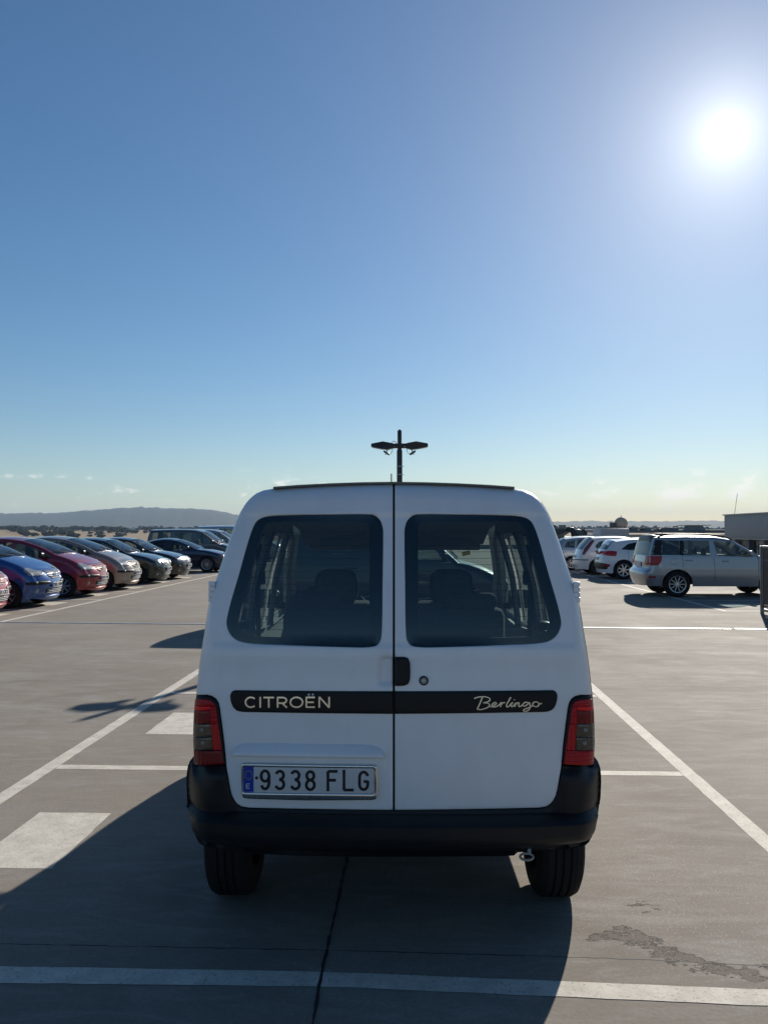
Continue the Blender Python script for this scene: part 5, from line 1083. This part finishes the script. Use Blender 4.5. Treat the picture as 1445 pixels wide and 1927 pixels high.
# ---------------------------------------------------------------- lamp post behind the van
def lamp_post():
    M_POST = mat('post_paint', (.035, .042, .052), .45, .3, noise=.15, nscale=6); M_LUM = mat('luminaire_paint', (.022, .025, .03), .4, .3)
    x, y = [float(v) for v in G(752, 1181)]; root = empty('lamp_post', (x, y, 0), 0, label='dark square lamp post with two winged lamp heads rising behind the white van', cat='lamp post')
    box('post', (0, 0, 1.20), (.088, .088, 2.40), M_POST, root, .006); box('collar', (0, 0, 2.62), (.094, .094, .86), M_POST, root, .006); box('mast', (0, 0, 3.215), (.072, .072, .34), M_LUM, root, .005)
    bm = bmesh.new(); bmesh.ops.create_cone(bm, cap_ends=True, segments=4, radius1=.05, radius2=.004, depth=.03, matrix=Matrix.Translation((0, 0, 3.398)) @ Matrix.Rotation(R(45), 4, 'Z')); bmo('cap', bm, M_LUM, root, smooth=False)
    box('base_plate', (0, 0, .012), (.26, .26, .024), M_POST, root, .004)
    for z in (2.63, 2.77): 
        b = box('clamp', (0, 0, z), (.104, .104, .014), mat('zinc', (.35, .36, .38), .4, .8), root); box('clamp_screw', (.066, 0, 0), (.03, .014, .012), M_CHROME, b)
    for s in (-1, 1):
        h = root; bm = bmesh.new(); box_bm(bm, (s * .075, 0, 3.125), (.10, .065, .082), .008); bmo('bracket', bm, M_LUM, h)
        pr = [(.115, 3.085), (.115, 3.165), (.285, 3.195), (.485, 3.160), (.490, 3.110), (.33, 3.075), (.20, 3.060)]
        V = [(s * a_, -.11 * (1 if .2 < a_ < .4 else .8), z) for a_, z in pr] + [(s * a_, .11 * (1 if .2 < a_ < .4 else .8), z) for a_, z in pr]; n = len(pr)
        Fc = [list(range(n)), list(range(n, 2 * n))[::-1]] + [(i, i + n, (i + 1) % n + n, (i + 1) % n) for i in range(n)]
        me = mesh('lamp_head', V, Fc, M_LUM, root, smooth=False); bm = bmesh.new(); bm.from_mesh(me.data); bmesh.ops.recalc_face_normals(bm, faces=bm.faces); bmesh.ops.bevel(bm, geom=bm.edges[:], offset=.006, segments=1, affect='EDGES'); bm.to_mesh(me.data); bm.free()
        box('lens', (s * .39, 0, 3.086), (.15, .13, .006), mat('lamp_lens', (.35, .35, .33), .3), me, rot=Matrix.Rotation(s * R(-11), 3, 'Y'))
        box('bolt', (s * .092, -.04, 3.11), (.016, .014, .016), M_CHROME, root, .004)
        f = box('floodlight', (s * .225, 0, 3.005), (.115, .10, .03), M_LUM, root, .006, rot=Matrix.Rotation(s * R(-33), 3, 'Y')); 
        tube('floodlight_arm', [(s * .215, 0, 3.06), (s * .222, 0, 3.01)], .008, M_LUM, root, 6)
        tube('cable', catmull([(s * .26, .02, 2.985), (s * .16, .03, 2.99), (s * .125, .03, 3.05), (s * .12, .03, 3.09)], 5), .005, M_INK, root, 5)
    tube('cable', catmull([(-.14, -.02, 3.16), (-.12, -.02, 3.195), (-.09, -.02, 3.205), (-.06, -.02, 3.18), (-.05, -.02, 3.15)], 5), .005, M_INK, root, 5)
lamp_post()
# ---------------------------------------------------------------- perforated screen at the right edge
def screen():
    m = bpy.data.materials.new('perforated_corten'); m.use_nodes = True; nt = m.node_tree; b = nt.nodes['Principled BSDF']; L = nt.links.new; N = nt.nodes
    tc = N.new('ShaderNodeTexCoord'); n = N.new('ShaderNodeTexNoise'); n.inputs['Scale'].default_value = 5; n.inputs['Detail'].default_value = 6; L(tc.outputs['Object'], n.inputs[0])
    r = N.new('ShaderNodeValToRGB'); r.color_ramp.elements[0].color = (.040, .026, .020, 1); r.color_ramp.elements[1].color = (.085, .060, .045, 1); L(n.outputs[0], r.inputs[0]); L(r.outputs[0], b.inputs['Base Color']); b.inputs['Roughness'].default_value = .6
    M_FR = mat('screen_frame', (.22, .23, .24), .4, .6)
    x, y = 6.92, 16.95; root = empty('perforated_screen', (x, y, 0), 0, label='brown perforated metal screen in a grey frame at the right edge of the photo', cat='screen')
    z0, z1, ln = .06, 1.36, 2.4
    # sheet with rows of real holes near its top and bottom
    V, Fc, st = [], [], .05
    def quad(y0, y1, za, zb): o = len(V); V.extend([(0, -y0, za), (0, -y1, za), (0, -y1, zb), (0, -y0, zb)]); Fc.append((o, o + 1, o + 2, o + 3))
    ny = int(ln / st)
    for (za, zb, holes) in ((z0 + .05, z0 + .30, 1), (z0 + .30, 1.05, 0), (1.05, 1.10, 1), (1.10, z1 - .05, 0)):
        if not holes: quad(.04, ln - .04, za, zb); continue
        nz = int(round((zb - za) / st))
        for i in range(ny - 1):
            for j in range(nz):
                y0, y1 = .04 + i * st, .04 + (i + 1) * st; a_, b2 = za + j * st, za + (j + 1) * st; g = .017
                if j % 2 and False: continue
                quad(y0, y1, a_, a_ + g); quad(y0, y1, b2 - g, b2); quad(y0, y0 + g, a_ + g, b2 - g); quad(y1 - g, y1, a_ + g, b2 - g)
    mesh('sheet', V, Fc, m, root, smooth=False)['kind'] = 'stuff'
    box('post', (0, 0, z1 / 2), (.06, .06, z1), M_FR, root, .004); box('post', (0, -ln, z1 / 2), (.06, .06, z1), M_FR, root, .004)
    box('rail', (0, -ln / 2, z1 - .02), (.05, ln - .06, .05), M_FR, root, .004); box('rail', (0, -ln / 2, z0 + .02), (.05, ln - .06, .05), M_FR, root, .004)
screen()
# ---------------------------------------------------------------- buildings beyond the deck
M_WALL = mat('grey_cladding', (.28, .29, .305), .6, .2, noise=.06, nscale=.6); M_BEIGE = mat('beige_wall', (.40, .375, .34), .8, noise=.06, nscale=.3); M_BAND = mat('roof_edge_band', (.10, .12, .14), .6); M_PANE = mat('dark_pane', (.03, .034, .038), .08, 0, 1.0); M_WHITEBOX = mat('white_louvre', (.52, .54, .57), .5); M_RFD = mat('roof_plant_dark', (.06, .062, .065), .6); M_PIER = mat('pier_grey', (.13, .135, .15), .6)
def penthouse():
    x = 16.5; root = empty('stair_building', (x, 34, 0), 0, label='low grey flat-roofed building with deep fascia and dark window bays at the right', cat='building')
    L0, L1 = -13.0, 11.2
    box('fascia', (2.9, (L0 + L1) / 2, 1.90), (5.8, L1 - L0, 1.20), M_WALL, root, .02); box('roof_coping', (2.9, (L0 + L1) / 2, 2.53), (5.95, L1 - L0 + .15, .06), mat('coping_metal', (.36, .37, .38), .4, .6), root)
    box('drip_ledge', (2.9, (L0 + L1) / 2, 1.27), (5.9, L1 - L0 + .1, .05), mat('coping_metal', (.36, .37, .38), .4, .6), root)
    box('back_wall', (3.4, (L0 + L1) / 2, .62), (4.6, L1 - L0 - .5, 1.23), M_RFD, root)
    box('pier', (.16, L1 - .16, .62), (.30, .30, 1.24), M_WALL, root, .01)
    y = L1 - .5; k = 0
    while y > L0 + 1:
        box('pier', (.30, y - .25, .62), (.22, .5, 1.24), M_WALL if k % 2 == 0 else M_PIER, root)
        w = box('window_frame', (.42, y - 1.15, .64), (.05, 1.30, 1.18), M_PIER, root); box('pane', (-.03, .0, .02), (.015, 1.16, 1.0), M_PANE, w); box('mullion', (-.04, 0, .02), (.03, .05, 1.0), M_PIER, w)
        y -= 1.8; k += 1
    tube('whip_antenna', [(.35, L1 - .5, 2.5), (.50, L1 - .55, 3.66)], .012, M_STEEL, root, 5)
penthouse()
def xpx(px, Z): return float(ray(px, 1000)[0] * Z), float(ray(px, 1000)[1] * Z)
def zat(py, Z): return H + float(ray(PW / 2, py)[2]) * Z
def terminal():
    Z = 96; x0, y0 = xpx(1150, Z); x1, _ = xpx(1352, Z); top = zat(997.5, Z)
    root = empty('terminal_building', ((x0 + x1) / 2 + 8, y0 + 8, 0), 0, label='long low beige terminal building with dark roof edge beyond the silver crossover', cat='building')
    w = x1 - x0 + 16
    box('wall', (0, 0, (top - 9.5) / 2 - .3), (w, 16, top + 9.5 - .55), M_BEIGE, root); box('roof_edge', (0, -.15, top - .17), (w + .5, 16.6, .34), M_BAND, root)
    for k in range(14):
        xx = -w / 2 + 1.6 + k * (w - 3) / 13; box('window', (xx, -8.02, top - 2.6), (1.2, .08, 1.5), M_PANE, root)
    rnd = random.Random(7)
    def at(p): return xpx(p, Z)[0] - root.location.x
    for p, wd, ht in ((1188, .5, .28), (1197, .9, .34), (1207, .8, .42), (1217, .45, .25), (1226, .7, .38), (1246, .6, .16), (1255, .9, .22), (1266, 1.1, .34), (1277, .8, .26), (1286, .7, .30), (1294, .4, .2)):
        q = box('roof_unit', (at(p), -6 + rnd.random() * 3, top + ht / 2 - .01), (wd, 1.0, ht), mat('unit_grey', (.22, .23, .24), .6) if rnd.random() < .5 else M_RFD, root, .03); box('fan_cowl', (0, 0, ht / 2 + .04), (wd * .5, .5, .08), M_RFD, q)
    bm = bmesh.new(); a_ = at(1316); vs = [(a_ - 1.0, top), (a_ + 1.0, top), (a_ + .75, top + .50), (a_ - .75, top + .50)]
    mesh('skylight', [(x, -6.6, z) for x, z in vs] + [(x, -4.6, z) for x, z in vs], [(0, 1, 2, 3), (7, 6, 5, 4), (0, 4, 5, 1), (1, 5, 6, 2), (2, 6, 7, 3), (3, 7, 4, 0)], M_WALL, root, smooth=False); bm.free()
    box('sun_roof', (a_ + .05, -5.6, top + .56), (2.9, 3.0, .07), M_BAND, root)
    box('roof_panel', (at(1266), -6.4, top + .38), (1.1, .5, .05), M_WHITEBOX, root)
terminal()
def plant_box():
    Z = 86; x0, y0 = xpx(1131, Z); x1, _ = xpx(1183, Z); xl, _ = xpx(1104, Z); top = zat(994.8, Z)
    root = empty('plant_enclosure', ((x0 + x1) / 2, y0 + 2, 0), 0, label='pale louvred plant enclosure with open side rails below the round radome', cat='building'); w = x1 - x0
    box('wall', (0, 0, (top - 9.5) / 2), (w, 4, top + 9.5), M_WHITEBOX, root, .02)
    for k in range(16): box('louvre', (0, -2.02, top - .12 - k * .13), (w - .1, .05, .085), M_WHITEBOX, root, rot=Matrix.Rotation(R(25), 3, 'X'))
    for k, py in enumerate((997.5, 1001, 1004.5, 1008, 1011.5)): box('rail', ((xl - x0) / 2 - w / 2, -1.9, zat(py, Z)), (x0 - xl, .05, .07), M_WHITEBOX, root)
    for k in range(2): box('rail_post', (-w / 2 - (x0 - xl) * (.02 + .95 * k), -1.88, top - 1.2), (.06, .06, 2.3), M_WHITEBOX, root)
    box('rail_backing', ((xl - x0) / 2 - w / 2, 1.5, -4.5), (x0 - xl, .3, 11.6), M_WALL, root)
plant_box()
def radome():
    Z = 300; x, y = xpx(1168.6, Z); zc = zat(985, Z); zb = zat(994, Z); root = empty('radome_tower', (x, y, 0), 0, label='sandy round radome on a stubby tower rising above the plant enclosure', cat='tower')
    m = mat('radome_skin', (.46, .39, .30), .8, noise=.1, nscale=.8); bm = bmesh.new(); bmesh.ops.create_icosphere(bm, subdivisions=3, radius=2.35, matrix=Matrix.Translation((0, 0, zc))); bmo('dome', bm, m, root, 60)
    box('tower', (0, 0, (zb - 9) / 2), (4.6, 4.6, zb + 9), M_BEIGE, root); box('gallery', (-.3, 0, zb + .1), (6.0, 5.2, .3), m, root); box('cabin', (-3.1, -.5, zb + 1.15), (1.9, 2.2, 2.0), M_RFD, root, .1); tube('finial', [(0, 0, zc + 2.3), (0, 0, zc + 2.9)], .12, M_RFD, root, 6)
radome()
def plant_roof():
    Z = 80; x0, y0 = xpx(1000, Z); x1, _ = xpx(1110, Z); top = zat(1013, Z); cx, cy = (x0 + x1) / 2, y0 + 6
    r1 = empty('plant_block', (cx, cy, 0), 0, label='low dark flat block under the ventilation drum right of the white van', cat='building'); box('wall', (0, 0, (top - 9.5) / 2), (x1 - x0, 12, top + 9.5), M_WALL, r1); box('roof_edge', (0, -.1, top + .04), (x1 - x0 + .3, 12.3, .14), M_BAND, r1)
    def P(px, py, dy=0): return (xpx(px, Z)[0], y0 + 1 + dy, zat(py, Z))
    M_DUCT = mat('duct_dark', (.022, .03, .034), .5, .2); M_DR = mat('duct_grey', (.13, .14, .145), .45, .5)
    r = empty('ventilation_fan', P(1094, 1013), 0, label='grey ventilation drum with dark round mouth on the plant block roof', cat='ventilator'); o = Vector(r.location)
    bm = bmesh.new(); lathe_bm(bm, [(.001, .5), (.38, .5), (.40, -.35), (.34, -.36), (.32, .1), (.001, .1)], 28, 'Y', Vector(P(1099, 1004)) - o); bmo('drum', bm, M_DR, r); box('stand', Vector(P(1096, 1011)) - o, (.8, .7, .25), M_DR, r, .03); box('casing', Vector(P(1089, 1003, .2)) - o, (.55, .7, .75), M_DR, r, .12)
    r = empty('duct_elbow', P(1078, 1013), 0, label='dark bent air duct standing left of the ventilation drum', cat='duct'); o = Vector(r.location); bm = bmesh.new()
    pts = [Vector(P(a_, b2)) - o for a_, b2 in ((1064, 997), (1072, 995.5), (1079, 997), (1083, 1003), (1084, 1013))]; tube_bm(bm, pts, [.22, .25, .30, .30, .30], 12); bmo('bend', bm, M_DUCT, r); box('foot', Vector(P(1080, 1012.4)) - o, (.9, .9, .12), M_DUCT, r)
    r = empty('roof_unit', P(1055, 1013), 0, label='small box unit on legs at the left end of the plant block roof', cat='roof unit'); o = Vector(r.location)
    box('casing', Vector(P(1061, 992.5)) - o, (.60, .7, .38), mat('unit_grey', (.22, .23, .24), .6), r, .03); box('cap', Vector(P(1061, 988.8)) - o, (.62, .74, .08), M_DUCT, r); box('casing', Vector(P(1044, 991.5)) - o, (.5, .6, .42), M_DR, r, .03); box('support', Vector(P(1053, 1004)) - o, (1.1, .7, .95), M_RFD, r)
    r = empty('roof_hatch', P(1058, 1013, -.9), 0, label='sloping brown canopy in front of the small box unit beside the van', cat='canopy'); o = Vector(r.location)
    V = [Vector(P(a_, b2, d)) - o for d in (-.9, -.2) for a_, b2 in ((1040, 1013), (1040, 1010), (1071, 1000.5), (1071, 1003), (1052, 1013))]; mesh('canopy_sheet', V, [(0, 1, 2, 3, 4), (9, 8, 7, 6, 5)] + [(i, 5 + i, 5 + (i + 1) % 5, (i + 1) % 5) for i in range(5)], mat('canopy_brown', (.24, .17, .12), .7), r, smooth=False)
plant_roof()
# ---------------------------------------------------------------- trees and scrub on the plain
def crown_mesh(seed, n=42, w=1.0, h=.8):
    rnd = random.Random(seed); V, Fc = [], []
    for _ in range(n):
        a_ = rnd.random() * 6.283; rr = math.sqrt(rnd.random()); z = rnd.random(); e = math.sqrt(max(0, 1 - (2 * z - 1) ** 2)) * .95 + .05
        c0 = Vector((math.cos(a_) * rr * w * e, math.sin(a_) * rr * w * e, .35 + z * h)); s = .16 + rnd.random() * .17
        for k in range(4):
            d = Vector((rnd.gauss(0, 1), rnd.gauss(0, 1), rnd.gauss(0, .7))).normalized(); u = d.orthogonal().normalized(); v = d.cross(u); cc = c0 + d * s * .5; o = len(V); j = 5
            V += [tuple(cc + (u * math.cos(t * 6.283 / j) + v * math.sin(t * 6.283 / j)) * s * (.6 + rnd.random() * .5)) for t in range(j)] + [tuple(cc + d * s * .5)]
            Fc += [(o + t, o + (t + 1) % j, o + j) for t in range(j)]
    me = bpy.data.meshes.new('crown'); me.from_pydata(V, [], Fc); me.update(); return me
M_LEAF = mat('olive_foliage', (.050, .062, .030), .9, 0, 0, .1, noise=.5, nscale=1.5); M_BARK = mat('bark', (.06, .05, .04), .9)
crowns = [crown_mesh(s, 36 + 6 * s, 1.0, .62 + .08 * s) for s in range(4)]
for cm in crowns: cm.materials.append(M_LEAF)
bm = bmesh.new(); tube_bm(bm, [(0, 0, -.4), (.02, 0, .2), (-.03, .02, .62)], [.11, .09, .05], 6); trunk_me = bpy.data.meshes.new('trunk'); bm.to_mesh(trunk_me); bm.free(); trunk_me.materials.append(M_BARK)
rnd = random.Random(12); tree0 = None
spots = []
for k in range(110):
    px = rnd.choice([rnd.uniform(-60, 230), rnd.uniform(-60, 420)]); Z = rnd.choice([rnd.uniform(950, 1250), rnd.uniform(1300, 1900), rnd.uniform(1500, 1800)]); spots.append((px, Z, rnd.uniform(3.0, 6.0) * (1.3 if Z > 1300 else 1)))
for i, (px, Z, s) in enumerate(spots):
    x, y = xpx(px, Z); z = float(terrain_height(np.array(x), np.array(y))) - .3
    t = empty('field_tree', (x, y, z), rnd.random() * 6.28, label='small dark evergreen tree scattered on the dry plain beyond the left row of cars', cat='tree', group='trees on the dry plain'); t.scale = (s * rnd.uniform(1.0, 1.6), s * rnd.uniform(1.0, 1.4), s * rnd.uniform(.8, 1.05))
    for me in (trunk_me, crowns[i % 4]): o = bpy.data.objects.new(me.name, me); C.objects.link(o); o.parent = t
def scrub():
    rnd = random.Random(3); src = crown_mesh(9, 7, 1.0, .7); sv = [v.co.copy() for v in src.vertices]; sf = [tuple(p.vertices) for p in src.polygons]; V, Fc = [], []
    for k in range(1500):
        az = rnd.uniform(-44, 40); Z = rnd.choice([rnd.uniform(1350, 1600), rnd.uniform(1800, 2700), rnd.uniform(2000, 4200)]); x, y = Z * math.sin(R(az)), Z * math.cos(R(az))
        if Z < 1700 and math.sin(az * 3.1) + math.sin(az * 7.7 + 1) < .2: continue
        z = float(terrain_height(np.array(x), np.array(y))); s = rnd.uniform(3.5, 7) * (1 + Z / 5000); o = len(V); V += [(x + v.x * s * 1.7, y + v.y * s * 1.5, z - 1.5 + v.z * s) for v in sv]; Fc += [tuple(i + o for i in f) for f in sf]
    set_props(mesh('woodland', V, Fc, M_LEAF, smooth=False), label='far belt of dark scrub and woodland across the plain', cat='woodland', kind='stuff')
scrub()
# ---------------------------------------------------------------- air
hz = box('haze', (0, 0, 108), (19000, 19000, 246), None); hz['kind'] = 'stuff'
m = bpy.data.materials.new('air'); m.use_nodes = True; nt = m.node_tree; nt.nodes.clear(); o_ = nt.nodes.new('ShaderNodeOutputMaterial'); v_ = nt.nodes.new('ShaderNodeVolumePrincipled'); v_.inputs['Density'].default_value = .000085; v_.inputs['Color'].default_value = (.54, .73, 1.0, 1); v_.inputs['Anisotropy'].default_value = .0; nt.links.new(v_.outputs[0], o_.inputs['Volume']); hz.data.materials.append(m)
